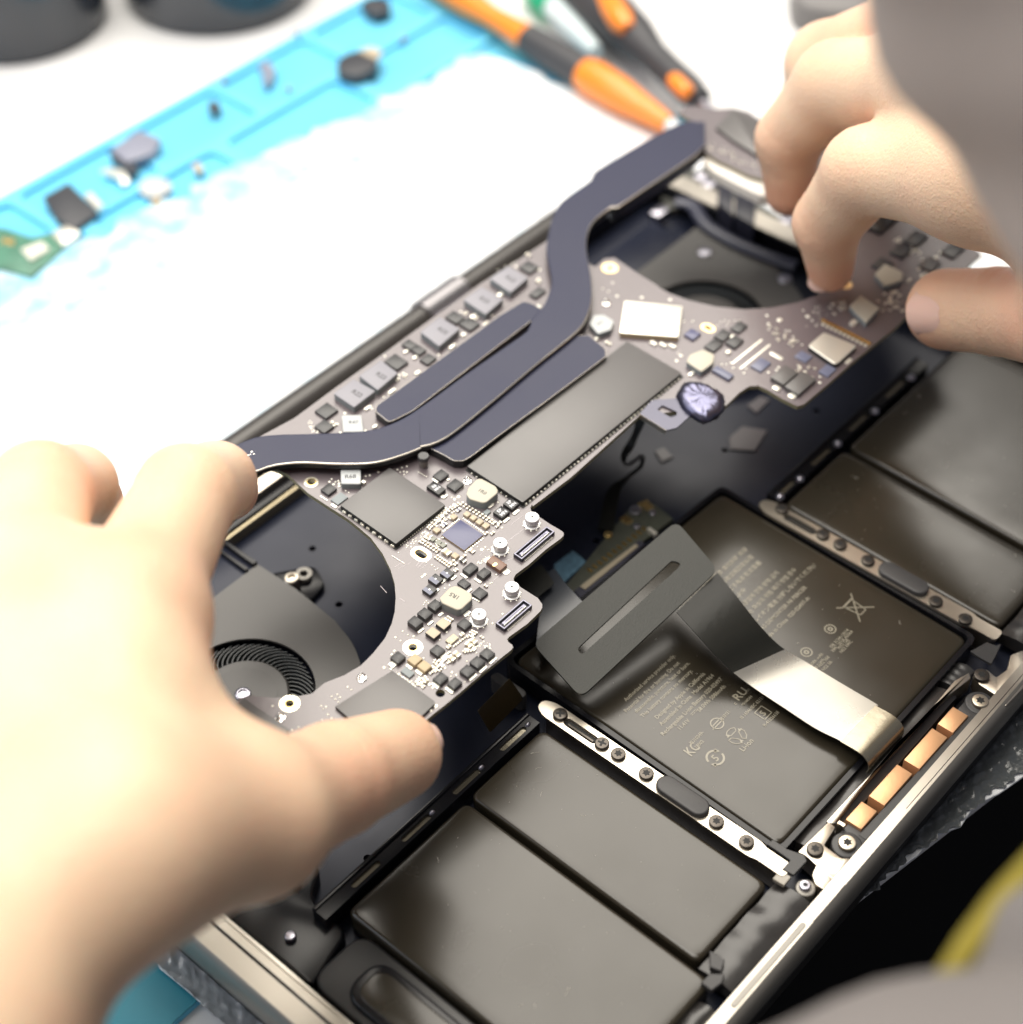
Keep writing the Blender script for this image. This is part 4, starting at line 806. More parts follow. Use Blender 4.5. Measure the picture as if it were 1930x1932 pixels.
ind('b', [(373, 1385), (395, 1360), (490, 1262), (550, 1240), (590, 1248), (735, 1325), (752, 1375), (740, 1405), (625, 1510), (575, 1520), (400, 1440)], 2.4, 'ind_c', '1R5', (560, 1345), 1.6, lang('b', (640, 1395), (510, 1330), 2.4), .5, label='cream rounded inductor marked 1R5')
lead('b', 690, 1560, 2.0, .9, .3)
for (pts, tp, s_) in (([(298, 1185), (455, 1075), (618, 1165), (455, 1290)], (465, 1195), 'R22'), ([(492, 1050), (660, 930), (790, 1028), (635, 1160)], (650, 1060), 'R22'), ([(960, 715), (1110, 600), (1262, 690), (1105, 825)], (1120, 715), 'R22'), ([(1290, 470), (1430, 370), (1595, 462), (1460, 582)], (1440, 480), 'R22'), ([(1490, 305), (1630, 210), (1785, 300), (1650, 415)], (1640, 320), 'R22')):
    o = ind('d', pts, 2.0, 'ind_v', s_, tp, 2.0, lang('d', (410, 1150), (520, 1215), 2.0), .35, .15)
for x, y, w_, d_ in ((560, 1290, 2.2, .8), (745, 1160, 2.3, .8), (1205, 820, 2.3, .8), (1365, 590, 2.0, 1.0), (1570, 425, 1.8, 1.2), (850, 860, 1.4, .8), (920, 905, 1.4, .8), (940, 1020, 1.6, .9), (1290, 730, 1.3, 1.0), (1860, 520, 1.6, 1.0), (615, 1430, 1.5, .7)): lead('d', x, y, w_, d_, .5)
for L, Bt, R in (((148, 1320), (245, 1370), (340, 1305)), ((150, 1440), (235, 1485), (305, 1425)), ((680, 940), (785, 1000), (870, 940)), ((820, 815), (900, 850), (935, 800)), ((890, 855), (960, 890), (1005, 845)), ((960, 925), (1020, 965), (1080, 910)), ((1150, 600), (1240, 650), (1300, 600)), ((1250, 650), (1340, 700), (1420, 650)), ((1720, 220), (1800, 270), (1860, 215)), ((1805, 440), (1870, 460), (1905, 380))):
    part('power_chip', 'd', L, Bt, R, .8, M['black_ic'], .08)
ind('d', [(360, 1350), (510, 1348), (528, 1475), (372, 1478)], 1.4, 'ind_w', 'R47', (450, 1415), 1.5, lang('d', (400, 1410), (500, 1408), 1.4), .3, .15, label='white inductor marked R47')
ind('e', [(0, 490), (30, 430), (100, 425), (170, 470), (150, 530), (60, 560)], 1.8, 'ind_w', 'R15', (80, 490), 1.2, 0, .5, label='white inductor beside the heat pipe bend'); lead('e', 55, 585, 1.6, .8, .4)
ind('e', [(665, 750), (690, 700), (780, 665), (860, 700), (850, 760), (770, 820)], 1.8, 'ind_c', None, None, 1, 0, .6, label='cream inductor at the corner of the long shield'); lead('e', 700, 830, 2.0, .9, .4)
ind('f', [(1640, 1450), (1720, 1370), (1860, 1440), (1850, 1500), (1720, 1540)], 1.8, 'ind_c', None, None, 1, 0, .6)
ind('s', [(1010, 1620), (1070, 1560), (1170, 1630), (1100, 1710)], 1.6, 'ind_c', None, None, 1, 0, .2)
# ---- chips
for k, L, Bt, R, h in (('a', (-20, 460), (65, 530), (160, 452), .8), ('a', (1255, 300), (1345, 362), (1452, 290), .9), ('a', (1415, 415), (1518, 482), (1622, 400), .9),
                       ('b', (630, 1052), (715, 1112), (825, 1032), 1.1), ('b', (785, 1100), (872, 1152), (980, 1088), 1.1), ('b', (555, 1215), (672, 1262), (755, 1215), .6), ('b', (735, 1330), (842, 1397), (937, 1322), .8),
                       ('b', (220, 1470), (325, 1522), (425, 1450), 1.3), ('b', (105, 1560), (213, 1622), (308, 1555), 1.3), ('b', (0, 1652), (108, 1722), (195, 1652), 1.5), ('b', (555, 1682), (665, 1737), (765, 1672), 1.0),
                       ('c', (120, 937), (220, 1002), (320, 932), 1.1), ('c', (573, 857), (680, 922), (772, 852), 1.1), ('c', (1143, 892), (1250, 962), (1340, 892), 1.2), ('c', (1030, 992), (1133, 1062), (1227, 987), 1.2), ('c', (915, 1092), (1023, 1162), (1117, 1087), 1.2),
                       ('c', (610, 1182), (703, 1247), (807, 1167), 1.1), ('c', (773, 1237), (860, 1297), (966, 1222), 1.1)):
    part('capacitor_block', k, L, Bt, R, h, M['black_ic'], .1, .12)
for k, L, Bt, R, h in (('a', (95, 585), (182, 642), (287, 547), .4), ('b', (868, 407), (918, 432), (966, 390), .4), ('c', (250, 1092), (345, 1172), (412, 1122), .5)): part('resistor', k, L, Bt, R, h, M['ind_side'], .05)
for L, Bt, R in (((360, 1102), (466, 1152), (562, 1097)), ((230, 1172), (340, 1227), (432, 1162)), ((160, 1292), (270, 1342), (362, 1282))):
    o, q = part('diode', 'b', L, Bt, R, 1.0, M['black_ic'], .1); mm = MB(); mm.box(q[0]+.05, (q[0]+q[1])/2, q[2]+.1, q[3]-.05, 1.0, 1.02); mm.build('diode_window', M['blue_sq'], o)
    c = ((q[0]+q[1])/2, (q[2]+q[3])/2); mm = MB(); mm.box(c[0]-.25, c[0]+.2, c[1]-.2, c[1]+.25, 1.02, 1.05); mm.build('diode_dot', M['markw'], o)
for k, L, Bt, R, t in (('b', (1095, 305), (1202, 367), (1292, 300), 'EP\nMN'), ('b', (985, 402), (1090, 467), (1182, 392), 'EP\nMN'), ('a', (1190, 430), (1330, 522), (1410, 457), 'E8\nMN')):
    o, q = part('marked_chip', k, L, Bt, R, 1.1, M['black_gl'], .06); mm = MB(); a = 0
    s_ = (q[1]-q[0])*.44; text_mb(mm, t, (q[0]+q[1])/2, q[2]+(q[3]-q[2])*.58, 1.115, s_, 0, align='CENTER', sx=1.05); mm.build('marking', M['markw'], o, smooth=False)
o, q = part('processor_die', 'b', (400, 657), (650, 842), (872, 667), .55, M['blue_ic'], .03, side=M['tan2'], label='small square blue violet chip ringed by capacitors')
for L, Bt, R in (((640, 420), (690, 455), (740, 420)), ((715, 462), (762, 498), (810, 460)), ((785, 508), (833, 548), (882, 505)), ((855, 552), (905, 590), (955, 548)), ((485, 450), (535, 485), (585, 448)), ((290, 602), (345, 640), (392, 600)), ((500, 895), (557, 932), (607, 893))):
    part('ceramic_capacitor', 'b', L, Bt, R, .7, M['tan'], .08, .08)
for L, Bt, R in (((325, 1682), (430, 1742), (512, 1667)), ((210, 1787), (320, 1847), (392, 1772))): part('ceramic_capacitor', 'b', L, Bt, R, 1.2, M['tan'], .06, side=M['capd'])
for L, Bt, R in (((325, 962), (410, 1030), (500, 955)), ((435, 1037), (530, 1102), (610, 1032))): part('ceramic_capacitor', 'c', L, Bt, R, 1.1, M['tan2'], .08)
part('resistor_array', 'c', (760, 742), (825, 787), (920, 712), .5, mat('textured_gold', (.55, .50, .36), .35, var=.6, vscale=1800), .04)
for L, Bt, R in (((260, 712), (300, 735), (345, 700)), ((315, 750), (360, 778), (405, 740)), ((370, 780), (415, 805), (462, 770))): part('resistor', 'b', L, Bt, R, .45, mat('grey_green', (.25, .26, .22), .4), .04)
o, q = part('tantalum_capacitor', 'b', (900, 962), (1068, 1068), (1155, 1002), 1.2, M['brown'], .1, .15); mark('8', 'b', 1030, 985, 1.2, 1.8, math.pi/2*.96, 'gold', o)
lead('b', 925, 945, 2.0, 1.2, .14); lead('b', 1120, 1070, 1.7, 2.6, .14); lead('b', 1105, 1020, .9, 1.2, .5, 'gold')
for L, Bt, R, m, h in (((1120, 780), (1180, 830), (1235, 760), 'blue_sq', .5), ((850, 800), (950, 880), (985, 850), 'blue_sq', .8), ((870, 570), (915, 620), (965, 560), 'black_ic', .8), ((800, 640), (850, 690), (910, 630), 'black_ic', .7), ((950, 620), (1005, 665), (1045, 600), 'black_ic', .8), ((980, 520), (1030, 560), (1075, 500), 'black_ic', .7), ((650, 560), (710, 600), (765, 560), 'blue_ic', .7), ((1255, 855), (1335, 915), (1425, 825), 'chip', 1.3), ((1355, 920), (1440, 985), (1545, 870), 'chip', 1.3), ((1410, 710), (1480, 760), (1530, 720), 'blue_sq', .4), ((1580, 820), (1640, 860), (1690, 800), 'blue_sq', .5)):
    part('chip', 'e', L, Bt, R, h, M[m], .06)
for x, y, w_, d_, h in ((1285, 930, 1.6, 2.0, .5), (1392, 985, 1.6, 2.0, .5), (985, 575, 1.4, 1.0, .6), (885, 625, 1.2, 1.0, .5), (955, 680, 1.5, 1.0, .6), (1285, 710, 1.2, 4.0, .15), (1307, 463, 1.4, 1.2, .2), (1780, 745, 2.4, 1.1, .3), (1815, 480, 2.4, 1.6, .5)): lead('e', x, y, w_, d_, h)
for x0_, y0_, x1_, y1_ in ((980, 765, 1185, 600), (1035, 800, 1240, 635)):
    a, b = B('e', x0_, y0_), B('e', x1_, y1_); MBL.prism([(a[0], a[1]-.28), (b[0], b[1]-.28), (b[0], b[1]+.28), (a[0], a[1]+.28)], 0, .06)
for i in range(11):                                        # gold finger row by the steel sensor
    x = 1620+i*29; y = 470+i*14.5; c = B('e', x, y, .4); MB().prism(rpoly(rect(c[0]-.42, c[0]+.42, c[1]-1.1, c[1]+1.1), .2, 2), 0, .5, .1, 2).build('gold_contact', M['gold'], board); lead('e', x-14, y+22, .8, .8, .35)
random.seed(21)
for L, Bt, R, m, h in (((1080, 1180), (1180, 1240), (1260, 1150), 'black_gl', 1.0), ((1300, 1270), (1360, 1310), (1420, 1250), 'black_ic', .9), ((1230, 1330), (1290, 1370), (1340, 1320), 'black_ic', .8), ((1450, 1200), (1530, 1250), (1600, 1190), 'black_gl', .9), ((1380, 1400), (1440, 1440), (1490, 1390), 'chip', .8), ((1500, 1330), (1560, 1370), (1620, 1310), 'black_ic', .7), ((1130, 1400), (1190, 1440), (1240, 1395), 'black_ic', .7)):
    part('chip', 's', L, Bt, R, h, M[m], .06)
for pts, n in (([(1300, 1480), (1620, 1230), (1660, 1270), (1360, 1500)], 16), ([(1180, 1560), (1260, 1500), (1300, 1660), (1200, 1660)], 14), ([(1240, 1260), (1300, 1220), (1450, 1350), (1380, 1400)], 10)):
    for i in range(n):
        a, b = random.random(), random.random(); p = [(1-a)*((1-b)*pts[0][j]+b*pts[3][j])+a*((1-b)*pts[1][j]+b*pts[2][j]) for j in (0, 1)]
        c = B('s', *p, .3); MBL.box(c[0]-.5, c[0]+.5, c[1]-.28, c[1]+.28, 0, .35, .05)
# ---- connectors, standoffs
def connector(L, Bt, R, h=1.1):
    x0, x1, y0, y1 = quad('b', L, Bt, R, h); e = MB(); e.box(x0, x1, y0, y1, 0, h*.45); e.plate(rect(x0, x1, y0, y1), [rect(x0+.35, x1-.35, y0+.4, y1-.4)], .4, h)
    o = e.build('connector', M['conn'], board)
    MB().plate(rect(x0+.08, x1-.08, y0+.08, y1-.08), [rect(x0+.28, x1-.28, y0+.26, y1-.26)], h, h+.02).build('connector_rim', M['conn_l'], o)
    ym = (y0+y1)/2; MB().box(x0+1.0, x1-1.0, ym-.35, ym+.35, .3, h*.95, .08).build('connector_core', M['conn_l'], o)
    mb = MB(); mb.box(x0+1.8, x1-1.8, ym-.09, ym+.09, h*.94, h*.97); mb.build('core_slot', M['conn'], o)
    mb = MB(); n = int((x1-x0-1.6)/.4)
    for i in range(n): mb.box(x0+.9+i*.4, x0+1.1+i*.4, y0-.42, y0+.02, 0, .14); mb.box(x0+.9+i*.4, x0+1.1+i*.4, ym-.5, ym-.36, .3, h*.9)
    mb.build('connector_pins', M['solder_w'], o)
connector((1220, 880), (1318, 940), (1695, 622)); connector((1010, 1667), (1110, 1737), (1440, 1470))
HS = 2.6
for x, y in ((1435, 455), (1070, 750), (1203, 1255), (825, 1567)):
    c = B('b', x, y, HS); mb = MB(); r_ = 1.72
    mb.ring_prism([circ(0, 0, q, 30, z) for q, z in ((2.0, 0), (2.05, .35), (1.7, .45), (1.25, .5), (1.25, 1.0), (r_-.05, 1.1), (r_, 1.2), (r_, HS-.15), (r_-.15, HS))])
    mb.m = 1; mb.ring_prism([circ(0, 0, .35, 12, HS+.01), circ(0, 0, .33, 12, HS+.03)])
    o = mb.build('standoff', [mat('standoff_metal', (.80, .80, .80), .34, metal=.5) if x == 1435 else bpy.data.materials['standoff_metal'], M['capd']], board, loc=(c[0], c[1], 0))
    for i in range(10): a = i*.628; MBL.dome(c[0]+2.1*math.cos(a), c[1]+2.1*math.sin(a), .26, .26, 0, .12, 8)
c = B('a', 1155, 75, 3.6); mb = MB(); mb.ring_prism([circ(0, 0, q, 26, z) for q, z in ((.9, 0), (.9, .7), (1.1, .8), (1.1, 2.4), (1.05, 2.5))]); mb.m = 1; mb.ring_prism([circ(0, 0, q, 26, z) for q, z in ((1.4, 2.5), (1.4, 3.4), (1.25, 3.6))]); mb.build('test_post', [M['alu_side'], M['black_ic']], board, loc=(c[0], c[1], 0))
for k, x, y in (('b', 697, 40), ('t', 1485, 1715), ('t', 1915, 1505), ('e', 118, 345)):
    c = B(k, x, y, .2); mb = MB(); mb.ring_prism([circ(0, 0, 1.15, 20, 0), circ(0, 0, 1.2, 20, .12), circ(0, 0, 1.1, 20, .18)]); mb.tube([(-.9, 0, .25), (-.5, .1, .8), (0, .2, 1.5), (.3, .1, 1.2), (.7, 0, .6), (.9, 0, .2)], .22, 10); mb.build('test_loop', M['solder'], board, loc=(c[0], c[1], 0), ang=60)
# ---- small capacitors: bodies with bright ends
ncap = [0]; stuffc = MB()
def cap(c, l, wd, ang, m='cap', h=.45):
    ncap[0] += 1
    mb = stuffc if ncap[0] > 98 else MB()
    st = len(mb.v)
    mb.m = 0; mb.box(-l*.26, l*.26, -wd/2, wd/2, 0, h, .03); mb.m = 1 if m != 'capd' else 1
    mb.box(-l/2, -l*.25, -wd/2-.02, wd/2+.02, 0, h+.02, .05); mb.box(l*.25, l/2, -wd/2-.02, wd/2+.02, 0, h+.02, .05); mb.m = 0
    ca, sa = math.cos(ang), math.sin(ang)
    if ncap[0] > 98:
        for i in range(st, len(mb.v)): x, y, z = mb.v[i]; mb.v[i] = (c[0]+x*ca-y*sa, c[1]+x*sa+y*ca, z)
    else:
        o = mb.build('small_capacitor', [M[m], M['solder_w']], board, loc=(c[0], c[1], 0)); o.rotation_euler[2] = ang
def row(k, p0, p1, n, l, wd, ang, m='cap', h=.45):
    for i in range(n): t = i/(n-1) if n > 1 else 0; cap(B(k, p0[0]+(p1[0]-p0[0])*t, p0[1]+(p1[1]-p0[1])*t, h), l, wd, ang, m, h)
A0, A9 = 0.0, math.pi/2
row('b', (628, 300), (1000, 520), 11, 1.2, .5, A0); row('b', (610, 340), (870, 400), 0+5, .9, .45, A0) if 0 else None
row('b', (985, 520), (1035, 560), 2, .9, .5, A0); row('b', (905, 640), (980, 635), 2, 1.1, .6, A0)
row('b', (460, 360), (250, 580), 9, 1.05, .5, A9); row('b', (600, 300), (510, 355), 4, .9, .45, A9)
row('b', (165, 722), (352, 840), 7, 1.25, .5, A0); row('b', (340, 905), (495, 1012), 7, 1.15, .48, A0)
row('b', (590, 370), (430, 540), 3, 1.3, .8, A0, 'blue_sq'); row('b', (455, 850), (456, 851), 1, 2.0, 1.5, A9, 'tan', .8)
row('b', (640, 945), (641, 946), 1, 1.6, 1.0, A9, 'capd', .7); row('b', (650, 905), (520, 965), 2, 1.4, .6, A0); row('b', (555, 990), (560, 1060), 2, 1.0, .8, A0)
row('b', (745, 840), (746, 841), 1, 1.3, 1.0, A9); row('b', (1060, 520), (1061, 521), 1, 1.2, .7, A0); row('b', (905, 1240), (906, 1241), 1, .9, .6, A9); row('b', (255, 660), (235, 690), 2, 1.7, .8, A9)
row('c', (1030, 785), (1085, 745), 2, 1.5, 1.1, A9, 'tan', .9); row('c', (835, 940), (895, 895), 2, 1.6, 1.1, A9, 'tan', .9); row('c', (780, 480), (830, 510), 3, 1.2, .5, A0)
row('c', (950, 670), (800, 810), 2, 1.0, .8, A0, 'tan', .6); row('c', (520, 1170), (540, 1200), 2, 1.1, .7, A0, 'tan', .8); row('c', (600, 1110), (690, 1030), 5, .9, .5, A0); row('c', (1060, 640), (1110, 660), 3, 1.0, .5, A0)
row('c', (1000, 700), (870, 800), 6, .9, .4, A0, 'cap', .3); row('c', (700, 980), (640, 1060), 3, 1.0, .6, A9); row('c', (980, 870), (1080, 850), 4, .8, .4, A9)
row('e', (440, 620), (570, 640), 3, 1.8, .9, A9, 'silver_part', .6); row('e', (130, 620), (131, 621), 1, 1.6, .8, A9)
row('a', (1510, 640), (1230, 880), 9, 1.0, .5, A9)
row('b', (215, 690), (150, 740), 3, .8, .45, A9)
row('q', (1160, 900), (1215, 1040), 3, 1.2, 1.0, A9, 'cap', .6); row('q', (830, 1210), (940, 1260), 3, 1.1, .8, A0); row('q', (470, 1560), (510, 1540), 2, 1.1, .7, A0); row('q', (120, 1790), (140, 1800), 2, 1.0, .7, A0)
random.seed(11)
for k, pts, n in (('c', [(640, 980), (800, 880), (820, 1000), (600, 1160)], 26), ('c', [(1020, 660), (1190, 700), (1080, 850), (960, 870)], 20), ('b', [(240, 560), (480, 330), (560, 420), (380, 600)], 14), ('b', [(240, 640), (420, 560), (440, 800), (340, 820)], 8),
                  ('e', [(1210, 450), (1330, 560), (1480, 640), (1300, 640)], 14), ('e', [(1430, 770), (1560, 790), (1540, 860), (1420, 830)], 12), ('e', [(1620, 360), (1800, 300), (1760, 400), (1660, 430)], 10), ('f', [(1640, 1620), (1840, 1560), (1850, 1720), (1700, 1740)], 10), ('f', [(360, 480), (560, 520), (760, 640), (620, 620)], 10), ('c', [(380, 1140), (520, 1170), (560, 1280), (420, 1260)], 10)):
    for i in range(n):
        a, b = random.random(), random.random(); p = [(1-a)*((1-b)*pts[0][j]+b*pts[3][j])+a*((1-b)*pts[1][j]+b*pts[2][j]) for j in (0, 1)]
        cap(B(k, *p, .35), random.uniform(.7, 1.1), random.uniform(.4, .55), random.choice((A0, A9)), 'cap', .35)
if stuffc.v: stuffc.build('tiny_capacitors', [M['cap'], M['solder_w']], board, kind='stuff')
# ---- leads of the bigger parts and bright solder points
for k, L in (('b', [(655, 1130, 2.0, .7), (815, 1185, 2.0, .7), (535, 1150, .8, 1.6), (415, 1190, .8, 1.5), (340, 1300, .8, 1.5), (1250, 400, .8, 2.0), (1140, 490, .8, 2.0), (440, 220, .6, 1.6), (720, 1300, .6, 1.4), (740, 1650, .8, .8), (390, 1570, .7, 1.4), (270, 1670, .7, 1.6), (160, 1755, .7, 1.8)]),
             ('c', [(160, 1018, 1.6, 1.6), (350, 1045, 1.8, .8), (460, 1110, 1.9, .9), (1310, 975, 2.3, .7), (1195, 1075, 2.3, .7), (1080, 1165, 2.3, .7), (745, 920, 1.6, 1.0), (650, 1260, 2.0, .9), (810, 1315, 2.2, .8), (490, 1630//1, .1, .1)]),
             ('a', [(1290, 360, 1.9, .7), (130, 650, 1.8, .8), (1375, 545, .9, .9), (1440, 350, .8, .6)])):
    for x, y, a, b in L:
        c = B(k, x, y, .2)
        w_, d_ = a, b
        MBL.prism(rpoly(rect(c[0]-(w_ if w_ < d_ else d_)*.5*(1 if w_ < d_ else 1)*(1), c[0]+(w_ if w_ < d_ else d_)*.5, c[1]-max(w_, d_)*.5, c[1]+max(w_, d_)*.5) if (k == 'b' and x in (655, 815)) or (k == 'c' and y in (1018, 1045, 1110, 1260, 1315)) or (k == 'a' and y in (360, 650)) else rect(c[0]-max(w_, d_)*.5, c[0]+max(w_, d_)*.5, c[1]-min(w_, d_)*.5, c[1]+min(w_, d_)*.5), .2, 2), 0, .3, .08, 2)
MBL.build('component_leads', M['solder_w'], board, kind='stuff')
dots = MB()
def dot(k, x, y, r_=.28, h=.18): c = B(k, x, y); dots.dome(c[0], c[1], r_, r_, 0, h, 10)
for k, l in (('a', [(80, 375, .4), (127, 405, .4), (105, 345, .3), (148, 378, .25), (195, 425, .35), (180, 365, .3), (857, 237, .28), (910, 215, .28), (965, 200, .28), (890, 268, .25), (930, 260, .25), (965, 265, .3), (935, 295, .25), (640, 262, .4), (540, 300, .35), (495, 310, .3), (265, 480, .25), (300, 500, .25), (1560, 548, .5), (1515, 580, .4), (1480, 555, .3), (1045, 1085, .3), (1015, 1122, .3), (870, 1188, .25), (1250, 1328, .3), (1280, 1350, .25), (1295, 1385, .25), (1320, 1370, .25), (1190, 1300, .25), (1170, 1440, .5), (1140, 1465, .45), (1865, 1125, .3), (1900, 1155, .3), (1830, 1150, .45)]),
             ('b', [(1092, 580, .35), (1098, 1568, .35), (982, 1677, .35), (1025, 1117, .28), (205, 1440, .25), (190, 1465, .25), (225, 1420, .25), (245, 1445, .25), (705, 1580, .35), (340, 1410, .25), (955, 1220, .25), (975, 1210, .25), (860, 830, .55), (810, 800, .25), (900, 800, .25), (545, 250, .4), (590, 225, .5), (1045, 290, .3), (435, 1275, .3), (490, 1240, .3)]),
             ('c', [(275, 640, .3), (193, 710, .35), (250, 750, .3), (335, 683, .25), (400, 698, .35), (150, 905, .35), (180, 865, .4), (62, 1055, .45), (140, 1072, .4), (340, 925, .25), (512, 950, .3), (430, 1225, .45), (490, 1260, .4), (375, 1210, .25), (655, 1495, .6), (600, 1550, .4), (760, 1060, .4), (840, 1110, .4), (890, 1140, .35), (825, 1160, .25), (985, 1222, .25), (1010, 985, .25), (1120, 890, .25), (580, 1245, .5), (620, 1285, .4), (700, 740, .25), (780, 650, .3), (650, 570, .28)]),
             ('t', [(1443, 1656, .3), (1580, 1768, .28), (1545, 1782, .28), (1548, 1820, .3), (1650, 1775, .25), (1735, 1700, .3), (1755, 1720, .3), (1720, 1750, .28), (1740, 1760, .3), (1705, 1730, .25), (1840, 1555, .3), (1860, 1570, .25), (1785, 1595, .28), (1800, 1610, .28), (1775, 1620, .28), (1790, 1635, .25), (1755, 1605, .25), (1700, 1655, .28), (1725, 1660, .3), (1710, 1672, .2)]),
             ('e', [(1233, 530, .3), (1350, 540, .3), (1375, 540, .3), (1400, 580, .3), (1430, 610, .3), (1460, 635, .3), (1230, 825, .4), (1300, 790, .4), (1285, 810, .4), (1583, 895, .45), (1585, 855, .35), (1062, 830, .35), (990, 795, .35), (910, 770, .3), (940, 770, .3), (970, 760, .3), (1075, 800, .3), (1220, 435, .4), (1230, 490, .4), (650, 475, .3), (710, 475, .3), (900, 480, .25), (930, 470, .25), (960, 475, .25), (1000, 470, .25), (1030, 470, .25), (945, 500, .25), (880, 500, .25), (130, 270, .35), (160, 210, .35), (360, 310, .5), (555, 325, .5), (190, 300, .45), (90, 250, .3), (630, 710, .5), (600, 745, .5), (1500, 440, .6), (1470, 400, .3), (1540, 410, .3), (1530, 470, .3)]),
             ('d', [(325, 1420, .5), (385, 1335, .45), (290, 1400, .35), (350, 1485, .45), (540, 1470, .45), (150, 1470, .35), (175, 1480, .35), (110, 1410, .3), (130, 1440, .3), (830, 1030, .4), (800, 1045, .4), (850, 1060, .35), (1450, 655, .5), (1870, 240, .5), (1865, 310, .5), (690, 900, .35), (1690, 215, .45), (1510, 590, .4), (680, 1210, .3), (720, 1190, .3), (590, 1300, .4), (1270, 560, .4), (1100, 890, .4), (780, 1345//1, .2)])):
    for x, y, r_ in l: dot(k, x, y, r_)
random.seed(5)
for k, pts, n in (('b', [(820, 960), (960, 880), (980, 960), (800, 1000)], 22), ('a', [(930, 1100), (1180, 930), (1200, 960), (950, 1140)], 26), ('c', [(200, 1090), (420, 1260), (430, 1280), (190, 1110)], 34), ('d', [(100, 1380), (160, 1370), (180, 1480), (120, 1480)], 16), ('d', [(1480, 250), (1700, 150), (1720, 200), (1520, 280)], 8), ('c', [(1150, 720), (1300, 800), (1280, 860), (1120, 840)], 30), ('e', [(1560, 350), (1680, 430), (1640, 520), (1480, 520)], 20), ('f', [(1750, 1600), (1850, 1600), (1850, 1720), (1730, 1720)], 26), ('f', [(380, 440), (780, 600), (790, 680), (420, 540)], 20), ('e', [(420, 600), (600, 640), (640, 700), (600, 700)], 10)):
    for i in range(n):
        a, b = random.random(), random.random(); p = [(1-a)*((1-b)*pts[0][j]+b*pts[3][j])+a*((1-b)*pts[1][j]+b*pts[2][j]) for j in (0, 1)]
        dot(k, *p, random.uniform(.12, .24), .1)
# IC pins
def pins(k, p0, p1, n, w_=.25, d_=.5):
    for i in range(n): t = (i+.5)/n; c = B(k, p0[0]+(p1[0]-p0[0])*t, p0[1]+(p1[1]-p0[1])*t); dots.box(c[0]-w_/2, c[0]+w_/2, c[1]-d_/2, c[1]+d_/2, 0, .15)
pins('a', (-20, 545), (50, 590), 4, .3, .8); pins('a', (1530, 500), (1625, 425), 6, .25, .3); pins('b', (750, 1385), (835, 1430), 4, .35, .5); pins('a', (1100, 270), (1190, 320), 5, .12, .9)
pins('b', (660, 870), (880, 700), 10, .3, .4); pins('b', (410, 630), (600, 480), 10, .3, .35); pins('b', (640, 470), (880, 640), 12, .35, .25)
pins('a', (800, 1230), (930, 1310), 7, .1, .9)
dots.build('solder_points', M['solder_w'], board, kind='stuff', ang=60)
# fine traces
tr = MB()
for k, p0, p1, w_ in (('b', (1160, 730), (1370, 570), .07), ('b', (985, 1190), (1130, 1060), .07), ('b', (960, 1010), (1215, 930), .05), ('a', (830, 1350), (920, 1290), .08), ('a', (870, 1370), (1010, 1300), .05), ('a', (1070, 1340), (1120, 1280), .08), ('a', (1090, 1360), (1150, 1300), .08), ('a', (1120, 1370), (1200, 1320), .06), ('b', (1000, 650), (1080, 600), .06), ('b', (830, 900), (880, 850), .06), ('b', (1190, 540), (1330, 440), .06), ('c', (20, 120), (90, 200), .07), ('c', (240, 260), (300, 300), .1)):
    a, b = np.array(B(k, *p0)), np.array(B(k, *p1)); d = (b-a)/np.linalg.norm(b-a); n_ = np.array([-d[1], d[0]])*w_; tr.prism([tuple(a+n_), tuple(b+n_), tuple(b-n_), tuple(a-n_)], 0, .02)
tr.build('traces', mat('trace', (.40, .36, .38), .3), board)
# ---- steel bracket with slot and crumpled foil over the cable socket
p = BL('e', [(345, 1108), (528, 1222), (600, 1205), (760, 1060), (640, 1000), (430, 1015)], .6); hl = BL('e', [(465, 1080), (500, 1050), (600, 1095), (600, 1120), (560, 1135)], .6)
mb = MB(); mb.plate(rpoly(p, .3), [rpoly(hl, .3)], .1, .6); mb.build('socket_bracket', mat('bracket_metal', (.10, .10, .125), .35, metal=1), board)
MB().ribbon([(*B('e', 345, 1108, .6), .6), (*B('e', 340, 1118, .2), -.8)], [(*B('e', 528, 1222, .6), .6), (*B('e', 520, 1230, .2), -.8)], .2).build('bracket_lip', M['rail'], board)
pf = BL('e', [(600, 960), (640, 880), (700, 868), (800, 885), (900, 940), (935, 1000), (900, 1080), (820, 1130), (760, 1120), (660, 1060)], 2.4)
cx_, cy_ = np.mean(pf, axis=0); mb = MB(); rings = []
random.seed(3)
fp = smooth_curve(pf+[pf[0]], 4)[:-1]
for s_, z in ((.98, -.2), (1.02, .8), (.95, 1.7), (.8, 2.4), (.6, 2.7), (.35, 2.6), (.12, 2.8)):
    rings.append([(cx_+(x-cx_)*s_*random.uniform(.96, 1.04), cy_+(y-cy_)*s_*random.uniform(.96, 1.04), z+random.uniform(-.28, .28)) for x, y in fp])
mb.ring_prism(rings); mb.build('foil_tape', M['foil'], board, ang=75)
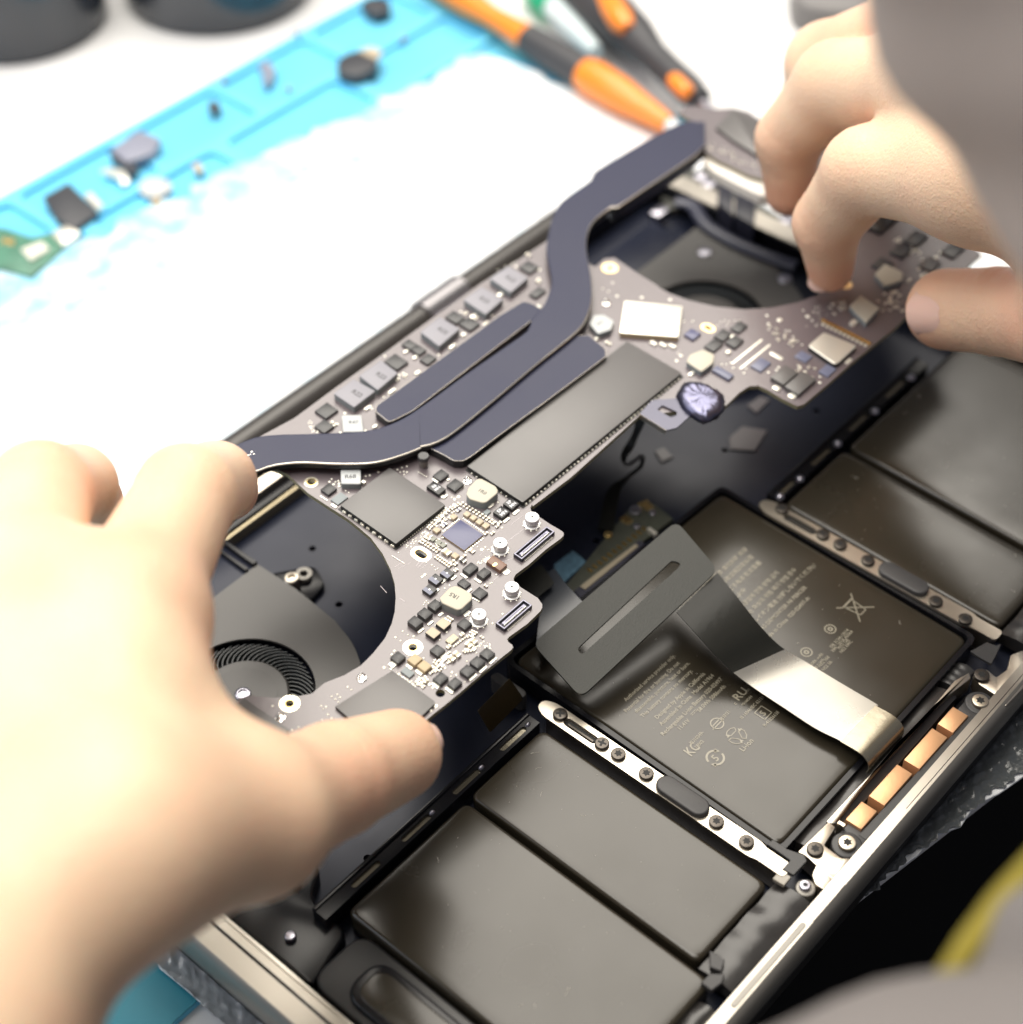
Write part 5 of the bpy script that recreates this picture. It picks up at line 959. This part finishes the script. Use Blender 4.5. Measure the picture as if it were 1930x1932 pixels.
# ================================================================== HANDS AND CLOTHING
skin = mat('skin', (.86, .62, .43), .46, bump=.5, bscale=700, sss=.25, var=.07, vscale=45, spec=.42)
nt = skin.node_tree; bs = nt.nodes['Principled BSDF']; tc_ = [n for n in nt.nodes if n.type == 'TEX_COORD'][0]   # reddish blotches and fine creases of real skin
mx0 = [n for n in nt.nodes if n.type == 'MIX'][0]; n3 = nt.nodes.new('ShaderNodeTexNoise'); n3.inputs['Scale'].default_value = 26; n3.inputs['Detail'].default_value = 3; r3 = nt.nodes.new('ShaderNodeMapRange'); r3.inputs[1].default_value = .45; r3.inputs[2].default_value = .72; r3.inputs[4].default_value = .55
m3 = nt.nodes.new('ShaderNodeMix'); m3.data_type = 'RGBA'; m3.inputs[7].default_value = (.80, .40, .27, 1); nt.links.new(tc_.outputs['Object'], n3.inputs['Vector']); nt.links.new(n3.outputs[0], r3.inputs[0]); nt.links.new(r3.outputs[0], m3.inputs[0]); nt.links.new(mx0.outputs[2], m3.inputs[6]); at = nt.nodes.new('ShaderNodeAttribute'); at.attribute_name = 'blush'; m4 = nt.nodes.new('ShaderNodeMix'); m4.data_type = 'RGBA'; m4.inputs[7].default_value = (.78, .33, .20, 1); nt.links.new(at.outputs['Fac'], m4.inputs[0]); nt.links.new(m3.outputs[2], m4.inputs[6]); nt.links.new(m4.outputs[2], bs.inputs['Base Color'])
vv = nt.nodes.new('ShaderNodeTexVoronoi'); vv.feature = 'DISTANCE_TO_EDGE'; vv.inputs['Scale'].default_value = 900; b0 = [n for n in nt.nodes if n.type == 'BUMP'][0]; b1 = nt.nodes.new('ShaderNodeBump'); b1.inputs['Strength'].default_value = .6; b1.inputs['Distance'].default_value = .0002
nt.links.new(tc_.outputs['Object'], vv.inputs['Vector']); nt.links.new(vv.outputs['Distance'], b1.inputs['Height']); nt.links.new(b0.outputs[0], b1.inputs['Normal']); nt.links.new(b1.outputs[0], bs.inputs['Normal'])
def creases(P, d, joint, along, offs, amp, reach=13.0, wd=.75):
    a = np.array(along, np.float32); a /= np.linalg.norm(a); q = P-np.array(joint, np.float32); r2 = (q*q).sum(-1); s = q@a; near = np.exp(-r2/(reach*reach)*.9)
    for i, o_ in enumerate(offs):
        g_ = s-o_-.25*np.sin(q@np.array([.9, .5, .7], np.float32)*.55+i); d = d+amp*near*np.exp(-(g_/wd)**2)
    return d
nailm = mat('nail', (.86, .56, .46), .18, sss=.2, spec=.5)
clothd = mat('cloth_dark_grey', (.22, .20, .19), .85, bump=.5, bscale=1500, var=.1, vscale=40)
clothm = mat('cloth_grey', (.44, .38, .34), .85, bump=.5, bscale=1500, var=.1, vscale=40)
yel = mat('cloth_yellow', (.30, .24, .03), .8, bump=.5, bscale=1500)
def smin(a, b, k): h = np.clip(.5+.5*(b-a)/k, 0, 1); return b+(a-b)*h-k*h*(1-h)
def caps(P, a, b, ra, rb, fl=None):
    a = np.array(a, np.float32); b = np.array(b, np.float32); ba = b-a; L2 = float(ba@ba)
    pa = P-a; h = np.clip((pa@ba)/L2, 0, 1); d = pa-h[..., None]*ba
    return np.sqrt((d*d).sum(-1))-(ra+(rb-ra)*h)
def surface_net(f, org, h):
    s = f < 0; nx, ny, nz = f.shape
    c = [(i, j, k) for i in (0, 1) for j in (0, 1) for k in (0, 1)]
    sl = lambda a, o: a[o[0]:nx-1+o[0], o[1]:ny-1+o[1], o[2]:nz-1+o[2]]
    cnt = sum(sl(s, o).astype(np.int8) for o in c); act = (cnt > 0) & (cnt < 8); idx = -np.ones(act.shape, np.int64); ai = np.argwhere(act); idx[act] = np.arange(len(ai))
    vals = {o: sl(f, o)[act] for o in c}; acc = np.zeros((len(ai), 3)); n = np.zeros(len(ai))
    for o in c:
        for ax in range(3):
            if o[ax] == 0:
                p = list(o); p[ax] = 1; p = tuple(p); a, b = vals[o], vals[p]; m = (a < 0) != (b < 0); t = np.where(m, a/(a-b+1e-12), 0)
                q = np.tile(np.array(o, float), (len(ai), 1)); q[:, ax] += t; acc[m] += q[m]; n[m] += 1
    V_ = (ai+acc/n[:, None])*h+org; F_ = []
    for ax in range(3):
        a = [slice(1, -1)]*3; a[ax] = slice(0, -1); b = [slice(1, -1)]*3; b[ax] = slice(1, None)
        s0, s1 = s[tuple(a)], s[tuple(b)]; e = np.argwhere(s0 != s1)
        if not len(e): continue
        off = np.array([1, 1, 1]); off[ax] = 0; e0 = e+off; fl = s0[tuple(e.T)]
        u, v = [(1, 2), (2, 0), (0, 1)][ax]; du = np.eye(3, dtype=int)[u]; dv = np.eye(3, dtype=int)[v]
        g = lambda q: idx[q[:, 0], q[:, 1], q[:, 2]]
        Q = np.stack([g(e0-du-dv), g(e0-dv), g(e0), g(e0-du)], 1); Q[~fl] = Q[~fl][:, ::-1]; F_.append(Q[(Q >= 0).all(1)])
    return V_, np.concatenate(F_)
def sdf_mesh(nm, fn, lo, hi, h, m, parent, smooth=2, label=None, blush=()):
    lo = np.array(lo, float); hi = np.array(hi, float); ax = [np.arange(lo[i], hi[i]+h, h, dtype=np.float32) for i in range(3)]
    P = np.stack(np.meshgrid(*ax, indexing='ij'), -1); f = fn(P); v, q = surface_net(f, lo, h)
    # gentle smoothing
    par = np.arange(len(v))                       # keep only the largest connected piece
    for _ in range(200):
        mn = par[q].min(1); new = par.copy(); [np.minimum.at(new, q[:, i], mn) for i in range(4)]; new = new[new]
        if (new == par).all(): break
        par = new
    ids, cn = np.unique(par, return_counts=True); big = ids[cn.argmax()]; keep = par == big; rem = np.cumsum(keep)-1; q = rem[q[keep[q[:, 0]]]]; v = v[keep]
    for _ in range(smooth):
        nb = np.zeros_like(v); c = np.zeros(len(v))
        for i in range(4): np.add.at(nb, q[:, i], v[q[:, (i+1) % 4]]+v[q[:, i-1]]); np.add.at(c, q[:, i], 2)
        v = v*.4+.6*nb/c[:, None]
    me = bpy.data.meshes.new(nm); me.from_pydata((v*MM).tolist(), [], q.tolist()); me.materials.append(m); me.shade_smooth()
    bl = np.zeros(len(v))
    for p, r_, a_ in blush: bl = np.maximum(bl, a_*np.exp(-((v-p)**2).sum(1)/(r_*r_)))
    me.attributes.new('blush', 'FLOAT', 'POINT').data.foreach_set('value', bl.astype(np.float32))
    o = bpy.data.objects.new(nm, me); COL.objects.link(o)
    if parent: o.parent = parent
    if label: o['label'] = label
    return o
def bbox(pts, pad): a = np.array(pts); return a.min(0)-pad, a.max(0)+pad
person = empty('person', 'person in a grey top with yellow trim, both bare hands lifting the logic board', 'person', (0, 0, 0))
def nail(c, n, d, l, wd, curve=1.1, parent=None, name='fingernail'):
    n = np.array(n, float); n /= np.linalg.norm(n); d = np.array(d, float); d -= n*(d@n); d /= np.linalg.norm(d); s = np.cross(n, d); R_ = wd/2/math.sin(curve/1); mb = MB(); rings = []
    for i in range(9):
        t = i/8; wq = math.sin(curve)*(1-.25*(abs(t-.45)*1.6)**3); ring = []
        for j in range(9):
            u = (j/8*2-1)*curve*min(1, (1-(abs(2*t-1))**5)+.45); p = c+d*l*(t-.5)+s*R_*math.sin(u)+n*(R_*math.cos(u)-R_)-n*abs(t-.5)**2*1.0; ring.append(tuple(p))
        rings.append(ring+[tuple(np.array(p)-n*1.2) for p in ring[::-1]])
    mb.ring_prism(rings); return mb.build(name, nailm, parent, ang=50)
# ---------------- left hand: back of the hand towards the camera, index and middle curled over the board's near end
def finger(P, js, k=3.0):
    d = None
    for (a, ra), (b, rb) in zip(js, js[1:]): q = caps(P, a, b, ra, rb); d = q if d is None else smin(d, q, k)
    return d
Lw = dict(
    wr=W(-190, 1960, 268), fa=W(-400, 2520, 222),
    im=W(238, 1165, 325), mm=W(20, 1130, 320), rm=W(-215, 1200, 312),
    ip=W(352, 934, 356), idp=W(408, 908, 378), it=W(430, 925, 397),
    mp=W(78, 930, 352), mdp=W(145, 915, 374), mt=W(176, 945, 392),
    rp=W(-190, 970, 345), rdp=W(-180, 960, 370), rt=W(-170, 960, 388),
    tc=W(215, 1585, 283), tm=W(470, 1545, 312), ti=W(632, 1470, 342), tt=W(748, 1424, 366))
def left(P):
    g = Lw
    idx_ = finger(P, [(g['im'], 12.5), (g['ip'], 10.4), (g['idp'], 8.5), (g['it'], 7.0)], 2.2)
    mid = finger(P, [(g['mm'], 12.5), (g['mp'], 10.5), (g['mdp'], 8.4), (g['mt'], 6.8)], 2.2)
    rng = finger(P, [(g['rm'], 12), (g['rp'], 10.3), (g['rdp'], 9), (g['rt'], 8)], 4)
    th = finger(P, [(g['tc'], 13.5), (g['tm'], 12.6), (g['ti'], 11.2), (g['tt'], 9.7)], 2.2)
    pal = None
    for a, b, ra, rb in ((g['wr'], g['im'], 23, 12.5), (g['wr'], g['mm'], 24, 12.5), (g['wr'], g['rm'], 22, 12), (g['tc'], g['im'], 16, 12), (g['wr'], g['tc'], 20, 14), (g['wr'], g['fa'], 22, 26), (g['im'], g['mm'], 10.2, 10.2), (g['mm'], g['rm'], 11.5, 11.5), (g['tc'], g['tm'], 14.5, 12.5)):
        q = caps(P, a, b, ra, rb); pal = q if pal is None else smin(pal, q, 12)
    # web between thumb and index
    web = caps(P, W(300, 1330, 312), W(420, 1462, 312), 8.5, 8.5); pal = smin(pal, web, 10)
    d = np.minimum(smin(pal, idx_, 4), smin(pal, mid, 4)); d = np.minimum(d, smin(pal, rng, 8)); d = smin(d, th, 9)
    for j, a, b in (('ip', 'im', 'it'), ('mp', 'mm', 'mt')): d = creases(P, d, g[j], (g[b]-g[a]), (-4.5, -1.2, 2.2, 5.0), .55)
    d = creases(P, d, g['ti'], g['tt']-g['tm'], (-4, -1, 2, 4.5), .5); d = creases(P, d, g['idp'], g['it']-g['ip'], (0, 3), .5, 10)
    t1 = caps(P, W(95, 1500, 283), W(235, 1230, 300), .8, .8); t2 = caps(P, W(-60, 1480, 283), W(15, 1220, 300), .8, .8)
    return d-.9*np.exp(-(t1/5)**2)-.8*np.exp(-(t2/5)**2)
lo, hi = bbox([Lw[k] for k in Lw if k != 'fa']+[W(-80, 2250, 240)], 30)
lh = sdf_mesh('hand', left, lo, hi, .95, skin, person, 2, label='bare left hand seen from the back, thumb and index gripping the near end of the board', blush=[(Lw['it'], 13, .8), (Lw['mt'], 13, .85), (Lw['mdp'], 8, .5), (Lw['tt'], 13, .55), (Lw['ti'], 11, .4), (Lw['ip'], 11, .3), (Lw['mp'], 11, .3), (Lw['im'], 14, .28), (Lw['mm'], 14, .28), (Lw['tm'], 14, .25)])
tdir = Lw['tt']-Lw['ti']; tdir /= np.linalg.norm(tdir)
ncen = W(818, 1392, 366)
nl = W(900, 1350, 362)-Lw['tt']; nl -= tdir*(nl@tdir); nl /= np.linalg.norm(nl)
nail(Lw['tt']+nl*9.5+tdir*.0, nl, tdir, 9, 9, .9, person)
# ---------------- right hand: reaching in from the right, fingertips pinching the far end
Rw = dict(im=W(1840, 335, 410), ip=W(1634, 322, 432), idp=W(1561, 420, 452), it=W(1566, 508, 466), pp=W(1700, 20, 500), pm=W(1860, 20, 455), pt_=W(1720, 120, 520),
          mm=W(1780, 158, 425), mp=W(1578, 160, 458), mdp=W(1488, 262, 476), mt=W(1489, 362, 486),
          rm=W(1790, 40, 440), rp=W(1560, 122, 484), rdp=W(1530, 190, 498), rt=W(1535, 240, 506),
          wr=W(2120, 240, 380), tm=W(1990, 600, 412), ti=W(1880, 588, 430), tt=W(1786, 584, 443), tc=W(2120, 520, 392))
def right(P):
    g = Rw
    fs_ = [finger(P, [(g['im'], 13.0), (g['ip'], 10.8), (g['idp'], 8.8), (g['it'], 6.2)], 2.5), finger(P, [(g['mm'], 12.8), (g['mp'], 11.4), (g['mdp'], 9.0), (g['mt'], 6.8)], 2.5), finger(P, [(g['rm'], 12.5), (g['rp'], 11.2), (g['rdp'], 8.2), (g['rt'], 6.5)], 3.5), finger(P, [(g['pm'], 10.5), (g['pp'], 8.8), (g['pt_'], 6.5)], 3.5)]
    th = finger(P, [(g['tc'], 15), (g['tm'], 12), (g['ti'], 10.7), (g['tt'], 10.4)], 2)
    pal = None
    for a, b, ra, rb in ((g['wr'], g['im'], 22, 12.5), (g['wr'], g['mm'], 22, 12.5), (g['wr'], g['rm'], 20, 11), (g['wr'], g['tc'], 22, 16), (g['im'], g['mm'], 11, 11), (g['mm'], g['rm'], 11, 11), (g['tc'], g['im'], 12, 10)):
        q = caps(P, a, b, ra, rb); pal = q if pal is None else smin(pal, q, 11)
    pal = smin(pal, caps(P, g['wr'], W(2500, 100, 330), 23, 28), 10)
    d = None
    for q in fs_: e = smin(pal, q, 7); d = e if d is None else np.minimum(d, e)
    d = smin(d, th, 8)
    for j, a, b in (('ip', 'im', 'idp'), ('mp', 'mm', 'mdp'), ('idp', 'ip', 'it'), ('mdp', 'mp', 'mt')): d = creases(P, d, g[j], g[b]-g[a], (-3.5, -.6, 2.4), .55, 11)
    return creases(P, d, g['ti'], g['tt']-g['tm'], (-4.5, -1.5, 1.5, 4), .6)
lo, hi = bbox([Rw[k] for k in Rw], 26)
rh = sdf_mesh('hand', right, lo, hi, .95, skin, person, 2, label='bare right hand reaching in from the right, finger and thumb pinching the far end of the board', blush=[(Rw['it'], 13, .7), (Rw['idp'], 11, .6), (Rw['ip'], 11, .45), (Rw['mt'], 13, .7), (Rw['mdp'], 11, .6), (Rw['mp'], 11, .4), (Rw['rt'], 12, .6), (Rw['tt'], 13, .65), (Rw['ti'], 11, .45), (Rw['im'], 14, .3), (Rw['mm'], 14, .3)])
tv = (Rw['tt']-Rw['ti']); tv /= np.linalg.norm(tv); toC = np.array([0, 0, CH])-Rw['tt']; toC /= np.linalg.norm(toC)
nrm = toC-tv*(toC@tv); nrm /= np.linalg.norm(nrm)
upish = W(1778, 500, 443)-Rw['tt']; upish /= np.linalg.norm(upish); nrm = nrm*.97+upish*.1
nrm = nrm-upish*.26; nrm /= np.linalg.norm(nrm)
nail(Rw['tt']+nrm*11.0-tv*1.2, nrm, tv, 10.5, 11, .85, person)
fv = (Rw['it']-Rw['idp']); fv /= np.linalg.norm(fv)
toC = np.array([0, 0, CH])-Rw['it']; toC /= np.linalg.norm(toC); lf = W(1500, 520, 466)-Rw['it']; lf /= np.linalg.norm(lf); nn2 = lf*.9+toC*.45
nail(Rw['it']+nn2/np.linalg.norm(nn2)*5.7+fv*1.5, nn2, fv, 8, 7.5, 1.0, person)
# ---------------- sleeve over the right forearm (near the lens) and the front of the top
def cloth(nm, pts, rads, m, seed, label=None, amp=.05, n=96, flat=1.):
    rs = np.random.RandomState(seed); cen = smooth_curve(pts, 10); rr = np.interp(np.linspace(0, 1, len(cen)), np.linspace(0, 1, len(rads)), rads); rings = []
    ph = rs.uniform(0, 6.28, 8); up = np.array([0, 0, 1.])
    for i, p in enumerate(cen):
        t = cen[min(i+1, len(cen)-1)]-cen[max(i-1, 0)]; t /= np.linalg.norm(t); a = np.cross(up, t); a /= np.linalg.norm(a); b = np.cross(t, a); ring = []
        for j in range(n):
            an = 2*math.pi*j/n; w_ = 1+amp*(math.sin(3*an+.28*i+ph[0])*.6+math.sin(5*an-.45*i+ph[1])*.4+math.sin(.9*i+2*an+ph[2])*.5)
            ring.append(tuple(p+rr[i]*w_*(a*math.cos(an)+b*flat*math.sin(an))))
        rings.append(ring)
    return MB().ring_prism(rings).build(nm, m, person, label=label, ang=80)
cloth('sleeve', [W(2015, -840, 205), W(2265, -350, 212), W(2540, 110, 222), W(2790, 540, 235)], [44, 45, 46, 48], clothm, 3, 'blurred grey sleeve close to the lens at the upper right')
sh = cloth('shirt_front', [W(2050, 2700, 215), W(2300, 2290, 222), W(2460, 2060, 228), W(2900, 1560, 240)], [43, 44, 45, 46], clothd, 8, 'grey shirt front at the lower right corner')
sf = cloth('shirt_fold', [W(1300, 2600, 212), W(1750, 2330, 216), W(2300, 2200, 222)], [30, 30, 31], clothd, 9)
yl = cloth('yellow_trim', [W(1730, 1930, 228), W(1800, 1820, 228), W(1880, 1710, 230), W(1990, 1590, 233), W(2150, 1440, 238)], [1.2, 1.6, 1.7, 1.7, 1.6], yel, 5)
